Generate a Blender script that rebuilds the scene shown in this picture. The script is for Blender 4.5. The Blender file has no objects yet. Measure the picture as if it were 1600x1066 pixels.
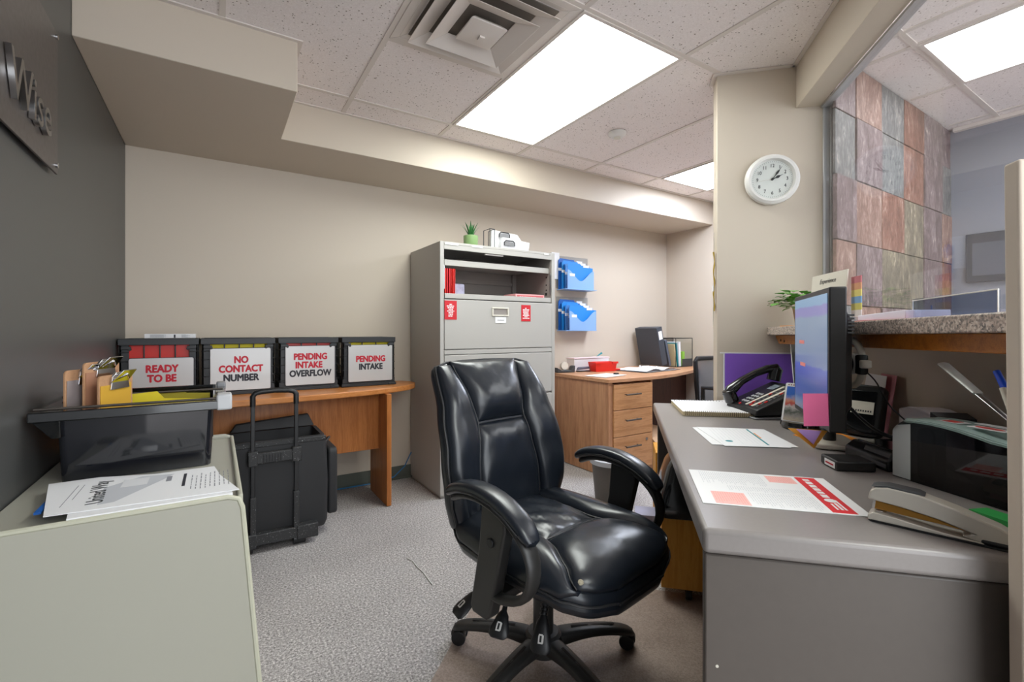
import bpy, bmesh, math, random
from mathutils import Vector, Matrix
random.seed(7)
SC = bpy.context.scene
COL = SC.collection
PI = math.pi
rad = math.radians

# ---------------------------------------------------------------- camera, world, exposure
CAM_H = 1.12
cd = bpy.data.cameras.new('camera'); cam = bpy.data.objects.new('camera', cd); COL.objects.link(cam)
cd.sensor_width = 36.0; cd.lens = 728.0 / 1600.0 * 36.0
cd.shift_y = -0.010; cd.clip_start = 0.02
cam.location = (0, 0, CAM_H); cam.rotation_euler = (rad(90), 0, rad(-32.4))
SC.camera = cam
w = bpy.data.worlds.new('world'); SC.world = w; w.use_nodes = True
w.node_tree.nodes['Background'].inputs[0].default_value = (0.90, 0.95, 1.0, 1)
w.node_tree.nodes['Background'].inputs[1].default_value = 3.1
SC.view_settings.view_transform = 'Standard'; SC.view_settings.look = 'None'
SC.view_settings.gamma = 1.0; SC.view_settings.use_curve_mapping = False
SC.view_settings.exposure = 0.53
LAMP_MAIN, LAMP_FAR, LAMP_LOBBY, FILL_REAR = 11.0, 22.0, 7.5, 10.0
SC.cycles.max_bounces = 10; SC.cycles.diffuse_bounces = 6; SC.cycles.transparent_max_bounces = 12
SC.cycles.sample_clamp_indirect = 6.0

# ---------------------------------------------------------------- frames of reference
A46 = rad(46)
RZ = -A46                     # things on the desk grid: local x = towards the counter, local y = away along the counter
def UV(u, v, z=0.0):
    return (u*math.sin(A46)+v*math.cos(A46), u*math.cos(A46)-v*math.sin(A46), z)

# ---------------------------------------------------------------- materials
MATS = {}
def srgb(h):
    h = h.lstrip('#'); r = [int(h[i:i+2], 16)/255 for i in (0, 2, 4)]
    return tuple(c/12.92 if c <= .04045 else ((c+.055)/1.055)**2.4 for c in r) + (1,)
def _new(name):
    m = bpy.data.materials.new(name); m.use_nodes = True
    nt = m.node_tree; b = nt.nodes['Principled BSDF']
    MATS[name] = m
    return m, nt, b
def N(nt, t, **kw):
    n = nt.nodes.new(t)
    for k, v in kw.items():
        if k in n.inputs.keys(): n.inputs[k].default_value = v
        else: setattr(n, k, v)
    return n
def L(nt, a, b): nt.links.new(a, b)
def coords(nt, scale=(1, 1, 1), kind='Object', rot=(0, 0, 0)):
    t = N(nt, 'ShaderNodeTexCoord'); m = N(nt, 'ShaderNodeMapping')
    m.inputs['Scale'].default_value = scale; m.inputs['Rotation'].default_value = rot
    L(nt, t.outputs[kind], m.inputs['Vector']); return m.outputs[0]
def ramp(nt, stops, fac=None, interp='LINEAR'):
    r = N(nt, 'ShaderNodeValToRGB'); r.color_ramp.interpolation = interp
    e = r.color_ramp.elements
    while len(e) < len(stops): e.new(0.5)
    for i, (p, c) in enumerate(stops):
        e[i].position = p; e[i].color = c if len(c) == 4 else tuple(c)+(1,)
    if fac is not None: L(nt, fac, r.inputs[0])
    return r
def bump(nt, b, h, strength=.3, dist=.002):
    bm = N(nt, 'ShaderNodeBump'); bm.inputs['Strength'].default_value = strength; bm.inputs['Distance'].default_value = dist
    L(nt, h, bm.inputs['Height']); L(nt, bm.outputs[0], b.inputs['Normal'])
def flat(name, col, rough=.5, metal=0, spec=.5, noise=0.0, nscale=40, bumpy=0.0, coat=0, alpha=None):
    m, nt, b = _new(name)
    c = srgb(col) if isinstance(col, str) else tuple(col)+(1,)
    b.inputs['Base Color'].default_value = c
    b.inputs['Roughness'].default_value = rough; b.inputs['Metallic'].default_value = metal
    b.inputs['Specular IOR Level'].default_value = spec
    if coat: b.inputs['Coat Weight'].default_value = coat; b.inputs['Coat Roughness'].default_value = .08
    if noise or bumpy:
        v = coords(nt); n = N(nt, 'ShaderNodeTexNoise', Scale=nscale, Detail=4.0); L(nt, v, n.inputs['Vector'])
        if noise:
            r = ramp(nt, [(.25, tuple(x*(1-noise) for x in c[:3])), (.75, tuple(min(1, x*(1+noise)) for x in c[:3]))], n.outputs[0])
            L(nt, r.outputs[0], b.inputs['Base Color'])
        if bumpy: bump(nt, b, n.outputs[0], bumpy, .002)
    if alpha is not None: b.inputs['Alpha'].default_value = alpha
    return m
def emit(name, col, s):
    m, nt, b = _new(name); c = srgb(col)
    b.inputs['Base Color'].default_value = c; b.inputs['Emission Color'].default_value = c
    b.inputs['Emission Strength'].default_value = s; return m
def wood(name, c1, c2, axis='Z', scale=1.0, rough=.38, dark=None):
    m, nt, b = _new(name)
    s = {'X': (1.2, 16, 16), 'Y': (16, 1.2, 16), 'Z': (16, 16, 1.2)}[axis]
    v = coords(nt, tuple(k*scale for k in s))
    n = N(nt, 'ShaderNodeTexNoise', Scale=2.2, Detail=6.0, Roughness=.6, Distortion=.4); L(nt, v, n.inputs['Vector'])
    v2 = coords(nt, tuple(k*scale*6 for k in s))
    n2 = N(nt, 'ShaderNodeTexNoise', Scale=3.0, Detail=3.0); L(nt, v2, n2.inputs['Vector'])
    mx = N(nt, 'ShaderNodeMath', operation='MULTIPLY_ADD'); L(nt, n2.outputs[0], mx.inputs[0]); mx.inputs[1].default_value = .35
    L(nt, n.outputs[0], mx.inputs[2])
    r = ramp(nt, [(.45, srgb(c1)), (.62, srgb(c2)), (.8, srgb(c1))] if not dark else [(.45, srgb(dark)), (.6, srgb(c1)), (.78, srgb(c2))], mx.outputs[0])
    L(nt, r.outputs[0], b.inputs['Base Color']); b.inputs['Roughness'].default_value = rough
    bump(nt, b, n2.outputs[0], .04, .001)
    return m

def paint(name, col):
    m, nt, b = _new(name); c = srgb(col)
    v = coords(nt); n = N(nt, 'ShaderNodeTexNoise', Scale=220.0, Detail=2.0); L(nt, v, n.inputs['Vector'])
    b.inputs['Base Color'].default_value = c; b.inputs['Roughness'].default_value = .55
    bump(nt, b, n.outputs[0], .10, .001); return m

M_WALL = paint('wall_paint', '#cabeae')
M_DARKWALL = paint('charcoal_paint', '#4a4a49'); MATS['charcoal_paint'].node_tree.nodes['Principled BSDF'].inputs['Roughness'].default_value = .38
M_LOBBYWALL = paint('slate_grey_paint', '#858893')
def m_ceiling():
    m, nt, b = _new('acoustic_tile')
    v = coords(nt)
    vo = N(nt, 'ShaderNodeTexVoronoi', Scale=60.0); L(nt, v, vo.inputs['Vector'])
    n = N(nt, 'ShaderNodeTexNoise', Scale=30.0, Detail=3.0); L(nt, v, n.inputs['Vector'])
    n3 = N(nt, 'ShaderNodeTexNoise', Scale=170.0, Detail=2.0); L(nt, v, n3.inputs['Vector'])
    th = N(nt, 'ShaderNodeMath', operation='MULTIPLY'); L(nt, n.outputs[0], th.inputs[0]); th.inputs[1].default_value = .54
    lt = N(nt, 'ShaderNodeMath', operation='LESS_THAN'); L(nt, vo.outputs['Distance'], lt.inputs[0])
    sb = N(nt, 'ShaderNodeMath', operation='SUBTRACT'); L(nt, th.outputs[0], sb.inputs[0]); sb.inputs[1].default_value = .12
    L(nt, sb.outputs[0], lt.inputs[1])
    base = ramp(nt, [(.3, srgb('#ebe3e0')), (.7, srgb('#f6efed'))], n3.outputs[0])
    mx = N(nt, 'ShaderNodeMix', data_type='RGBA'); L(nt, lt.outputs[0], mx.inputs[0]); L(nt, base.outputs[0], mx.inputs[6])
    mx.inputs[7].default_value = srgb('#9b8f88')
    L(nt, mx.outputs[2], b.inputs['Base Color']); b.inputs['Roughness'].default_value = .95
    bump(nt, b, n3.outputs[0], .3, .002)
    return m
M_CEIL = m_ceiling()
M_TEE = flat('ceiling_tee_enamel', '#dcd4cd', .5)
def m_carpet():
    m, nt, b = _new('grey_carpet')
    v = coords(nt)
    n = N(nt, 'ShaderNodeTexNoise', Scale=120.0, Detail=3.0, Roughness=.85); L(nt, v, n.inputs['Vector'])
    n2 = N(nt, 'ShaderNodeTexNoise', Scale=2.0, Detail=4.0); L(nt, v, n2.inputs['Vector'])
    a = N(nt, 'ShaderNodeMath', operation='MULTIPLY_ADD'); L(nt, n2.outputs[0], a.inputs[0]); a.inputs[1].default_value = .12; L(nt, n.outputs[0], a.inputs[2])
    r = ramp(nt, [(.40, srgb('#595555')), (.49, srgb('#989391')), (.59, srgb('#aca7a5')), (.69, srgb('#e0dbd8'))], a.outputs[0])
    L(nt, r.outputs[0], b.inputs['Base Color']); b.inputs['Roughness'].default_value = 1.0
    b.inputs['Specular IOR Level'].default_value = .1
    bump(nt, b, n.outputs[0], .7, .004); return m
M_CARPET = m_carpet()
def m_mat():
    m, nt, b = _new('worn_floor_mat')
    v = coords(nt)
    n = N(nt, 'ShaderNodeTexNoise', Scale=160.0, Detail=3.0, Roughness=.8); L(nt, v, n.inputs['Vector'])
    n2 = N(nt, 'ShaderNodeTexNoise', Scale=5.0, Detail=5.0); L(nt, v, n2.inputs['Vector'])
    a = N(nt, 'ShaderNodeMath', operation='MULTIPLY_ADD'); L(nt, n2.outputs[0], a.inputs[0]); a.inputs[1].default_value = .5; L(nt, n.outputs[0], a.inputs[2])
    r = ramp(nt, [(.5, srgb('#75665e')), (.74, srgb('#95847a')), (.95, srgb('#aa9a8f'))], a.outputs[0])
    L(nt, r.outputs[0], b.inputs['Base Color']); b.inputs['Roughness'].default_value = .33
    bump(nt, b, n2.outputs[0], .08, .003); return m
M_MAT = m_mat()
def m_granite():
    m, nt, b = _new('speckled_granite_laminate')
    v = coords(nt)
    vo = N(nt, 'ShaderNodeTexVoronoi', Scale=230.0); L(nt, v, vo.inputs['Vector'])
    n = N(nt, 'ShaderNodeTexNoise', Scale=70.0, Detail=5.0); L(nt, v, n.inputs['Vector'])
    sx = N(nt, 'ShaderNodeSeparateColor'); L(nt, vo.outputs['Color'], sx.inputs[0])
    a = N(nt, 'ShaderNodeMath', operation='MULTIPLY_ADD'); L(nt, sx.outputs[0], a.inputs[0]); a.inputs[1].default_value = .5
    h = N(nt, 'ShaderNodeMath', operation='MULTIPLY'); L(nt, n.outputs[0], h.inputs[0]); h.inputs[1].default_value = .5; L(nt, h.outputs[0], a.inputs[2])
    r = ramp(nt, [(.2, srgb('#5f5a57')), (.38, srgb('#8f837c')), (.5, srgb('#ad9a8f')), (.62, srgb('#c6b5a9')), (.78, srgb('#d8cdc4'))], a.outputs[0])
    L(nt, r.outputs[0], b.inputs['Base Color']); b.inputs['Roughness'].default_value = .3; return m
M_GRAN = m_granite()
def m_slate(i, c1, c2, c3):
    m, nt, b = _new('slate_tile_%s' % i)
    v = coords(nt, (2.2, 1, .7), 'Object', (.0, .0, .02*hash_i(i)))
    n = N(nt, 'ShaderNodeTexNoise', Scale=7.0, Detail=9.0, Roughness=.75, Distortion=1.1); L(nt, v, n.inputs['Vector'])
    n2 = N(nt, 'ShaderNodeTexNoise', Scale=40.0, Detail=6.0, Roughness=.7); L(nt, v, n2.inputs['Vector'])
    a = N(nt, 'ShaderNodeMath', operation='MULTIPLY_ADD'); L(nt, n2.outputs[0], a.inputs[0]); a.inputs[1].default_value = .6; L(nt, n.outputs[0], a.inputs[2])
    r = ramp(nt, [(.62, srgb(c1)), (.80, srgb(c2)), (.93, srgb(c3)), (1.02, srgb('#d0c0b2'))], a.outputs[0])
    L(nt, r.outputs[0], b.inputs['Base Color']); b.inputs['Roughness'].default_value = .55
    bump(nt, b, a.outputs[0], .5, .006); return m
def hash_i(s): return sum(ord(c) for c in str(s)) % 17
SLATES = [m_slate('rust', '#5f3f36', '#7f5649', '#9c786a'), m_slate('plum', '#57484a', '#746264', '#958587'),
          m_slate('grey', '#535456', '#6c6c6d', '#8f8d8b'), m_slate('olive', '#554f45', '#736a5c', '#928770'),
          m_slate('pink', '#6b5049', '#87695f', '#a88c82')]
M_BLACK = flat('black_plastic', '#19191b', .42)
M_BLACKG = flat('glossy_black_plastic', '#111214', .14, coat=.5)
M_CRATE = flat('crate_plastic', '#26272a', .45, bumpy=.05)
M_DKGREY = flat('dark_grey_plastic', '#3a3b3d', .5)
M_CHAIRPL = flat('chair_nylon', '#2b2a29', .42, bumpy=.05, nscale=300)
M_ALU = flat('aluminium_channel', '#c9cacc', .35, metal=.5)
M_STEEL = flat('brushed_steel', '#b9b9ba', .28, metal=1)
M_CHROME = flat('chrome', '#d9d9da', .12, metal=1)
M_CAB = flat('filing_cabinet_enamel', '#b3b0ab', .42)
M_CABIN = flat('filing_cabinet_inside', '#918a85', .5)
M_LCAB = flat('beige_cabinet_enamel', '#a8a699', .40)
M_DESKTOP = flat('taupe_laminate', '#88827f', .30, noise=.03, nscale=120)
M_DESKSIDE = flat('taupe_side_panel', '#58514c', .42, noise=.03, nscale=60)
M_BASE = flat('green_grey_baseboard', '#5b6058', .5)
M_WHITE = flat('white_paper', '#e9e9ea', .7)
M_WHITEPL = flat('white_plastic', '#dedcd8', .35)
M_CREAM = flat('cream_plastic', '#d8d3c6', .4)
M_RED = flat('red_plastic', '#d8271c', .38)
M_REDPAPER = flat('red_paper', '#c8202b', .6)
M_REDINK = flat('red_ink', '#c01830', .6)
M_DARKINK = flat('dark_ink', '#2a2a33', .6)
M_GREYINK = flat('grey_ink', '#8b8c92', .7)
M_PALEINK = flat('pale_grey_ink', '#c3c5ca', .7)
M_SALMON = flat('salmon_ink', '#ee9a90', .7)
M_YELLOW = flat('yellow_card', '#e3cf1c', .6)
M_BLUE = flat('blue_card', '#1f86d6', .5)
M_BLUEDK = flat('dark_blue_card', '#1a5db0', .5)
M_BLUELT = flat('frosted_blue_pocket', '#86aee0', .3)
M_PURPLE = flat('purple_card', '#8457c6', .6)
M_ORANGE = flat('orange_paper', '#f09018', .6)
M_PINK = flat('pink_sticky_note', '#fb7bb0', .7)
M_LILAC = flat('lilac_sticky_note', '#cfa6f0', .7)
M_TEAL = flat('teal_ink', '#1b8a93', .6)
M_GREENP = flat('sage_ceramic', '#86a56c', .35)
M_LEAF = flat('green_leaf', '#3f7d2f', .45, noise=.35, nscale=60)
M_LEAFDK = flat('aloe_leaf', '#2d6b33', .45, noise=.3, nscale=60)
M_KRAFT = flat('clipboard_board', '#b58a66', .6, noise=.1, nscale=120)
M_CARD = flat('cardboard', '#c8a380', .8)
M_GOLD = flat('gold_foil', '#c3a83c', .35, metal=.7)
M_BRASS = flat('staple_brass', '#b98a45', .3, metal=1)
M_BUFF = flat('buff_folder', '#d9c9a0', .7)
M_BAG = flat('black_nylon_fabric', '#29292b', .62, bumpy=.25, nscale=14)
def m_speck():
    m, nt, b = _new('speckled_black_plastic'); v = coords(nt); n = N(nt, 'ShaderNodeTexNoise', Scale=190.0, Detail=2.0); L(nt, v, n.inputs['Vector'])
    r = ramp(nt, [(.655, srgb('#2b2b2c')), (.72, srgb('#b8b8b6'))], n.outputs[0]); L(nt, r.outputs[0], b.inputs['Base Color']); b.inputs['Roughness'].default_value = .5; return m
M_BAGSHINY = m_speck()
M_GUN = flat('dark_bronze_metal', '#5f5954', .35, metal=.7)
M_GREEN = flat('green_card', '#2f9a4a', .5)
M_LTGREEN = flat('light_green_card', '#8fc24a', .5)
M_NAVY = flat('charcoal_binder', '#3e434c', .45)
M_SILVERPL = flat('silver_plastic', '#c4beb3', .34, metal=.25)
M_SCREEN = None
M_WOODTBL = wood('honey_cherry_laminate', '#b36f35', '#c8844a', 'X')
M_WOODTBLV = wood('honey_cherry_laminate_upright', '#a8642d', '#bd773c', 'Z')
M_WOODDK = wood('walnut_laminate', '#b07e5c', '#c2916c', 'Z', dark='#976a4e')
M_WOODDKX = wood('walnut_laminate_across', '#b98356', '#cf9a6c', 'X')
M_WOODDARK = wood('dark_walnut_panel', '#4a2c24', '#5c382d', 'Z')
M_OAK = wood('golden_oak_laminate', '#c8892c', '#d79a3e', 'Z', 1.6)
M_PINE = wood('varnished_pine_board', '#a05d1c', '#bb7529', 'X')
def m_leather():
    m, nt, b = _new('black_leather')
    b.inputs['Base Color'].default_value = (.010, .0135, .020, 1)  # blue cast of the reflections is put into the black base colour
    b.inputs['Roughness'].default_value = .3; b.inputs['Specular IOR Level'].default_value = .62
    v = coords(nt)
    n = N(nt, 'ShaderNodeTexNoise', Scale=5.0, Detail=2.0, Roughness=.4, Distortion=.9); L(nt, v, n.inputs['Vector'])
    n2 = N(nt, 'ShaderNodeTexNoise', Scale=22.0, Detail=3.0); L(nt, v, n2.inputs['Vector'])
    b1 = N(nt, 'ShaderNodeBump'); b1.inputs['Strength'].default_value = .16; b1.inputs['Distance'].default_value = .02
    L(nt, n.outputs[0], b1.inputs['Height'])
    b2 = N(nt, 'ShaderNodeBump'); b2.inputs['Strength'].default_value = .015; b2.inputs['Distance'].default_value = .004
    L(nt, n2.outputs[0], b2.inputs['Height']); L(nt, b1.outputs[0], b2.inputs['Normal'])
    L(nt, b2.outputs[0], b.inputs['Normal'])
    n3 = N(nt, 'ShaderNodeTexNoise', Scale=30.0, Detail=4.0); L(nt, v, n3.inputs['Vector'])
    r = ramp(nt, [(.3, (.28,)*3), (.7, (.33,)*3)], n3.outputs[0]); L(nt, r.outputs[0], b.inputs['Roughness'])
    return m
M_LEATHER = m_leather()
M_THREAD = flat('grey_piping_thread', '#2a2a2c', .5)
def m_glass(name, tint=(1, 1, 1), trans=.93, rough=.0):
    m = bpy.data.materials.new(name); m.use_nodes = True; nt = m.node_tree; nt.nodes.clear()
    o = N(nt, 'ShaderNodeOutputMaterial'); t = N(nt, 'ShaderNodeBsdfTransparent'); t.inputs[0].default_value = tuple(c*trans for c in tint)+(1,)
    g = N(nt, 'ShaderNodeBsdfGlossy'); g.inputs['Roughness'].default_value = rough
    f = N(nt, 'ShaderNodeFresnel'); ge = N(nt, 'ShaderNodeNewGeometry'); mm = N(nt, 'ShaderNodeMath', operation='MULTIPLY_ADD')
    L(nt, ge.outputs['Backfacing'], mm.inputs[0]); mm.inputs[1].default_value = -.8333; mm.inputs[2].default_value = 1.5; L(nt, mm.outputs[0], f.inputs[0])
    mx = N(nt, 'ShaderNodeMixShader'); L(nt, f.outputs[0], mx.inputs[0]); L(nt, t.outputs[0], mx.inputs[1]); L(nt, g.outputs[0], mx.inputs[2])
    L(nt, mx.outputs[0], o.inputs[0]); MATS[name] = m; return m
M_GLASS = m_glass('window_glass')
M_ACRYLIC = m_glass('clear_acrylic', (.95, .97, 1), .9)
M_SMOKE = m_glass('smoked_acrylic', (.40, .38, .38), .85, .02)
M_TINTPANEL = m_glass('grey_tinted_acrylic', (.72, .77, .86), .85)
M_AQUA = m_glass('aqua_tinted_acrylic', (.62, .78, .76), .85, .05)

# ---------------------------------------------------------------- mesh builder
class MB:
    def __init__(self): self.v = []; self.f = []; self.m = []; self.mi = 0
    def add(self, vs, fs):
        k = len(self.v); self.v += [tuple(p) for p in vs]
        for f in fs: self.f.append([k+i for i in f]); self.m.append(self.mi)
        return self
    def box(self, x0, x1, y0, y1, z0, z1):
        if x0 > x1: x0, x1 = x1, x0
        if y0 > y1: y0, y1 = y1, y0
        if z0 > z1: z0, z1 = z1, z0
        v = [(x, y, z) for z in (z0, z1) for x, y in ((x0, y0), (x1, y0), (x1, y1), (x0, y1))]
        return self.add(v, [(3, 2, 1, 0), (4, 5, 6, 7), (0, 1, 5, 4), (1, 2, 6, 5), (2, 3, 7, 6), (3, 0, 4, 7)])
    def hexa(self, b, t):
        return self.add(list(b)+list(t), [(3, 2, 1, 0), (4, 5, 6, 7), (0, 1, 5, 4), (1, 2, 6, 5), (2, 3, 7, 6), (3, 0, 4, 7)])
    def prism(self, poly, a0, a1, axis='z'):
        n = len(poly)
        def P(p, a): return {'z': (p[0], p[1], a), 'y': (p[0], a, p[1]), 'x': (a, p[0], p[1])}[axis]
        v = [P(p, a0) for p in poly]+[P(p, a1) for p in poly]
        f = [list(range(n))[::-1], list(range(n, 2*n))]+[(i, (i+1) % n, n+(i+1) % n, n+i) for i in range(n)]
        return self.add(v, f)
    def rings(self, R, cap=True, closed=True):
        n = len(R[0]); v = [p for r in R for p in r]; f = []
        for k in range(len(R)-1):
            for i in range(n if closed else n-1):
                j = (i+1) % n; f.append((k*n+i, k*n+j, (k+1)*n+j, (k+1)*n+i))
        if cap: f.append(list(range(n))[::-1]); f.append([(len(R)-1)*n+i for i in range(n)])
        return self.add(v, f)
    def cyl(self, p0, p1, r0, r1=None, seg=16, cap=True):
        r1 = r0 if r1 is None else r1; p0 = Vector(p0); p1 = Vector(p1); d = (p1-p0).normalized()
        a = d.orthogonal().normalized(); b = d.cross(a)
        R = [[tuple(p+(a*math.cos(2*PI*i/seg)+b*math.sin(2*PI*i/seg))*r) for i in range(seg)] for p, r in ((p0, r0), (p1, r1))]
        return self.rings(R, cap)
    def tube(self, pts, r, seg=8, flatten=1.0, up=None):
        pts = [Vector(p) for p in pts]; R = []; prev = None
        rr = r if isinstance(r, (list, tuple)) else [r]*len(pts)
        for i, p in enumerate(pts):
            d = (pts[min(i+1, len(pts)-1)]-pts[max(i-1, 0)]).normalized()
            if up is not None: a = Vector(up).cross(d).normalized()
            elif prev is None: a = d.orthogonal().normalized()
            else: a = (prev-d*prev.dot(d)).normalized()
            prev = a; b = d.cross(a)
            R.append([tuple(p+(a*math.cos(2*PI*k/seg)+b*math.sin(2*PI*k/seg)*flatten)*rr[i]) for k in range(seg)])
        return self.rings(R)
    def lathe(self, prof, c=(0, 0, 0), seg=32, axis='z', cap=False):
        R = []
        for r, h in prof:
            ring = []
            for i in range(seg):
                a = 2*PI*i/seg; x, y = r*math.cos(a), r*math.sin(a)
                p = {'z': (x, y, h), 'y': (x, h, y), 'x': (h, x, y)}[axis]
                ring.append((c[0]+p[0], c[1]+p[1], c[2]+p[2]))
            R.append(ring)
        return self.rings(R, cap)
    def grid(self, fn, nu, nv):
        v = [tuple(fn(i/nu, j/nv)) for j in range(nv+1) for i in range(nu+1)]
        f = [(j*(nu+1)+i, j*(nu+1)+i+1, (j+1)*(nu+1)+i+1, (j+1)*(nu+1)+i) for j in range(nv) for i in range(nu)]
        return self.add(v, f)
    def build(self, name, mats, parent=None, bevel=0, seg=2, smooth=True, sub=0, angle=38):
        me = bpy.data.meshes.new(name); me.from_pydata(self.v, [], self.f)
        mats = mats if isinstance(mats, (list, tuple)) else [mats]
        for m in mats: me.materials.append(m)
        me.polygons.foreach_set('material_index', self.m)
        bm = bmesh.new(); bm.from_mesh(me); bmesh.ops.recalc_face_normals(bm, faces=bm.faces); bm.to_mesh(me); bm.free()
        if smooth:
            me.polygons.foreach_set('use_smooth', [True]*len(me.polygons))
            me.set_sharp_from_angle(angle=rad(angle))
        me.update()
        o = bpy.data.objects.new(name, me); COL.objects.link(o)
        if parent is not None: o.parent = parent
        if bevel:
            b = o.modifiers.new('bevel', 'BEVEL'); b.width = bevel; b.segments = seg; b.limit_method = 'ANGLE'; b.angle_limit = rad(35)
            b.harden_normals = False
        if sub:
            s = o.modifiers.new('sub', 'SUBSURF'); s.levels = sub; s.render_levels = sub
        return o
def thing(name, label, cat, loc=(0, 0, 0), rz=0, group=None):
    o = bpy.data.objects.new(name, None); COL.objects.link(o); o.empty_display_size = .05
    o.location = loc; o.rotation_euler = (0, 0, rz); tag(o, label, cat, group); return o
def tag(o, label, cat, group=None):
    o['label'] = label; o['category'] = cat
    if group: o['group'] = group
    return o
def place(o, loc, rz=0, rx=0, ry=0):
    o.location = loc; o.rotation_euler = (rx, ry, rz); return o
def struct(name, mb, mat, bevel=0, loc=(0, 0, 0), rz=0, parent=None, **k):
    o = mb.build(name, mat, parent, bevel, **k)
    o.location = loc; o.rotation_euler = (0, 0, rz)
    if parent is None: o['kind'] = 'structure'
    return o
def text(name, s, mat, parent, size, loc, rot=(0, 0, 0), depth=.0006, align='CENTER', bold=0.0, sx=1.0, lh=1.0, shear=0):
    c = bpy.data.curves.new('t', 'FONT'); c.body = s; c.size = size; c.align_x = align; c.align_y = 'CENTER'
    c.extrude = depth; c.space_line = lh; c.shear = shear; c.resolution_u = 3
    t = bpy.data.objects.new('t', c); COL.objects.link(t)
    dg = bpy.context.evaluated_depsgraph_get(); dg.update()
    me = bpy.data.meshes.new_from_object(t.evaluated_get(dg)); bpy.data.objects.remove(t); bpy.data.curves.remove(c)
    me.materials.clear(); me.materials.append(mat)
    for v in me.vertices: v.co.x *= sx
    if bold:
        bm = bmesh.new(); bm.from_mesh(me); geo = bm.verts[:]+bm.edges[:]+bm.faces[:]
        for k in range(8):
            r_ = bmesh.ops.duplicate(bm, geom=geo); nv = [g_ for g_ in r_['geom'] if isinstance(g_, bmesh.types.BMVert)]
            bmesh.ops.translate(bm, verts=nv, vec=(bold*size*math.cos(PI*k/4), bold*size*math.sin(PI*k/4), (k+1)*.00002))
        bm.to_mesh(me); bm.free()
    o = bpy.data.objects.new(name, me); COL.objects.link(o); o.parent = parent; o.location = loc; o.rotation_euler = rot
    return o
def rrect(x0, x1, y0, y1, r, n=4):
    out = []
    for cx, cy, a0 in ((x1-r, y1-r, 0), (x0+r, y1-r, 90), (x0+r, y0+r, 180), (x1-r, y0+r, 270)):
        for i in range(n+1):
            a = rad(a0+90*i/n); out.append((cx+r*math.cos(a), cy+r*math.sin(a)))
    return out

# ================================================================ THE ROOM
ZC = 2.405; ZS = 2.183; YB = 3.436; XL = -0.44; XR = 4.205; YS = 2.868
struct('floor', MB().box(-1.5, 5.0, -4.0, 4.2, -.05, 0), M_CARPET)
struct('wall_back', MB().box(XL-.1, XR+.1, YB, YB+.1, 0, ZC), M_WALL)
struct('wall_left', MB().box(XL-.1, XL, -1.6, YB, 0, ZC), M_DARKWALL)
struct('wall_right', MB().box(XR, XR+.1, 1.12, YB, 0, ZC), M_WALL)
struct('ceiling', MB().box(-1.5, 5.0, -1.7, 4.2, ZC+.004, ZC+.06), M_CEIL)
# dropped bulkheads
struct('wall_soffit', MB().prism([(XL, 2.262), (.305, 2.262), (.305, YS), (XR, YS), (XR, YB), (XL, YB)], ZS, ZC+.003), M_WALL, bevel=.003)
struct('baseboard_back', MB().box(XL, XR, YB-.008, YB, 0, .098).box(XL, XR, YB-.014, YB-.008, 0, .012), M_BASE)
struct('baseboard_right', MB().box(XR-.008, XR, 1.12, YB, 0, .098), M_BASE)
# ceiling grid of tees
g = MB()
T = .012
for x, y0, y1 in ((.63, 2.02, YS), (.63, -1.6, 2.02), (1.24, -1.6, YS), (1.855, -1.6, YS), (2.50, 1.4, YS), (3.155, 1.4, YS), (3.80, 1.4, YS), (.02, -1.6, 2.26), (2.50, -1.6, .9)):
    g.box(x-T, x+T, y0, y1, ZC-.001, ZC+.004)
for y, x0, x1 in ((2.655, .305, XR), (1.41, XL, 2.6), (2.02, .63, 1.24), (.19, XL, 2.6), (-1.03, XL, 2.6), (1.41, 2.6, XR)):
    g.box(x0, x1, y-T, y+T, ZC-.0012, ZC+.004)
# wall angles
g.box(.305, XR, YS-.02, YS, ZC-.003, ZC+.003).box(XL, .325, 2.242, 2.262, ZC-.003, ZC+.003).box(.305, .325, 2.262, YS, ZC-.003, ZC+.003)
struct('trim_1', g, M_TEE)
# chamfered pier with the clock, the beam over the reception window, the wall under the counter
def ustruct(name, mb, mat, bevel=0): return struct(name, mb, mat, bevel, (0, 0, 0), RZ)
ustruct('wall_pier', MB().box(.451, .955, 2.522, 2.62, 0, ZC), M_WALL, .003)
ustruct('trim_2', MB().box(.43, .80, 2.502, 2.522, ZC-.004, ZC+.002).box(.43, .451, 2.522, 2.62, ZC-.004, ZC+.002).box(.79, .808, .80, 2.522, ZC-.004, ZC+.002), M_TEE)
ustruct('wall_beam', MB().box(.808, .912, .80, 2.522, 2.20, ZC), M_WALL, .002)
ustruct('wall_below_counter', MB().box(.935, 1.035, .80, 2.522, 0, 1.10), M_WALL)
# glazing: silver channel and pane
wf = MB().box(.922, .946, 2.512, 2.522, 1.14, 2.20).box(.950, .956, 2.508, 2.522, 1.14, 2.20)
wf.box(.914, .950, .80, 2.522, 2.188, 2.20)
win = ustruct('window_1', wf, M_ALU, .001)
p = MB().box(.930, .936, .80, 2.511, 1.15, 2.19).build('pane', M_GLASS, win)
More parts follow.
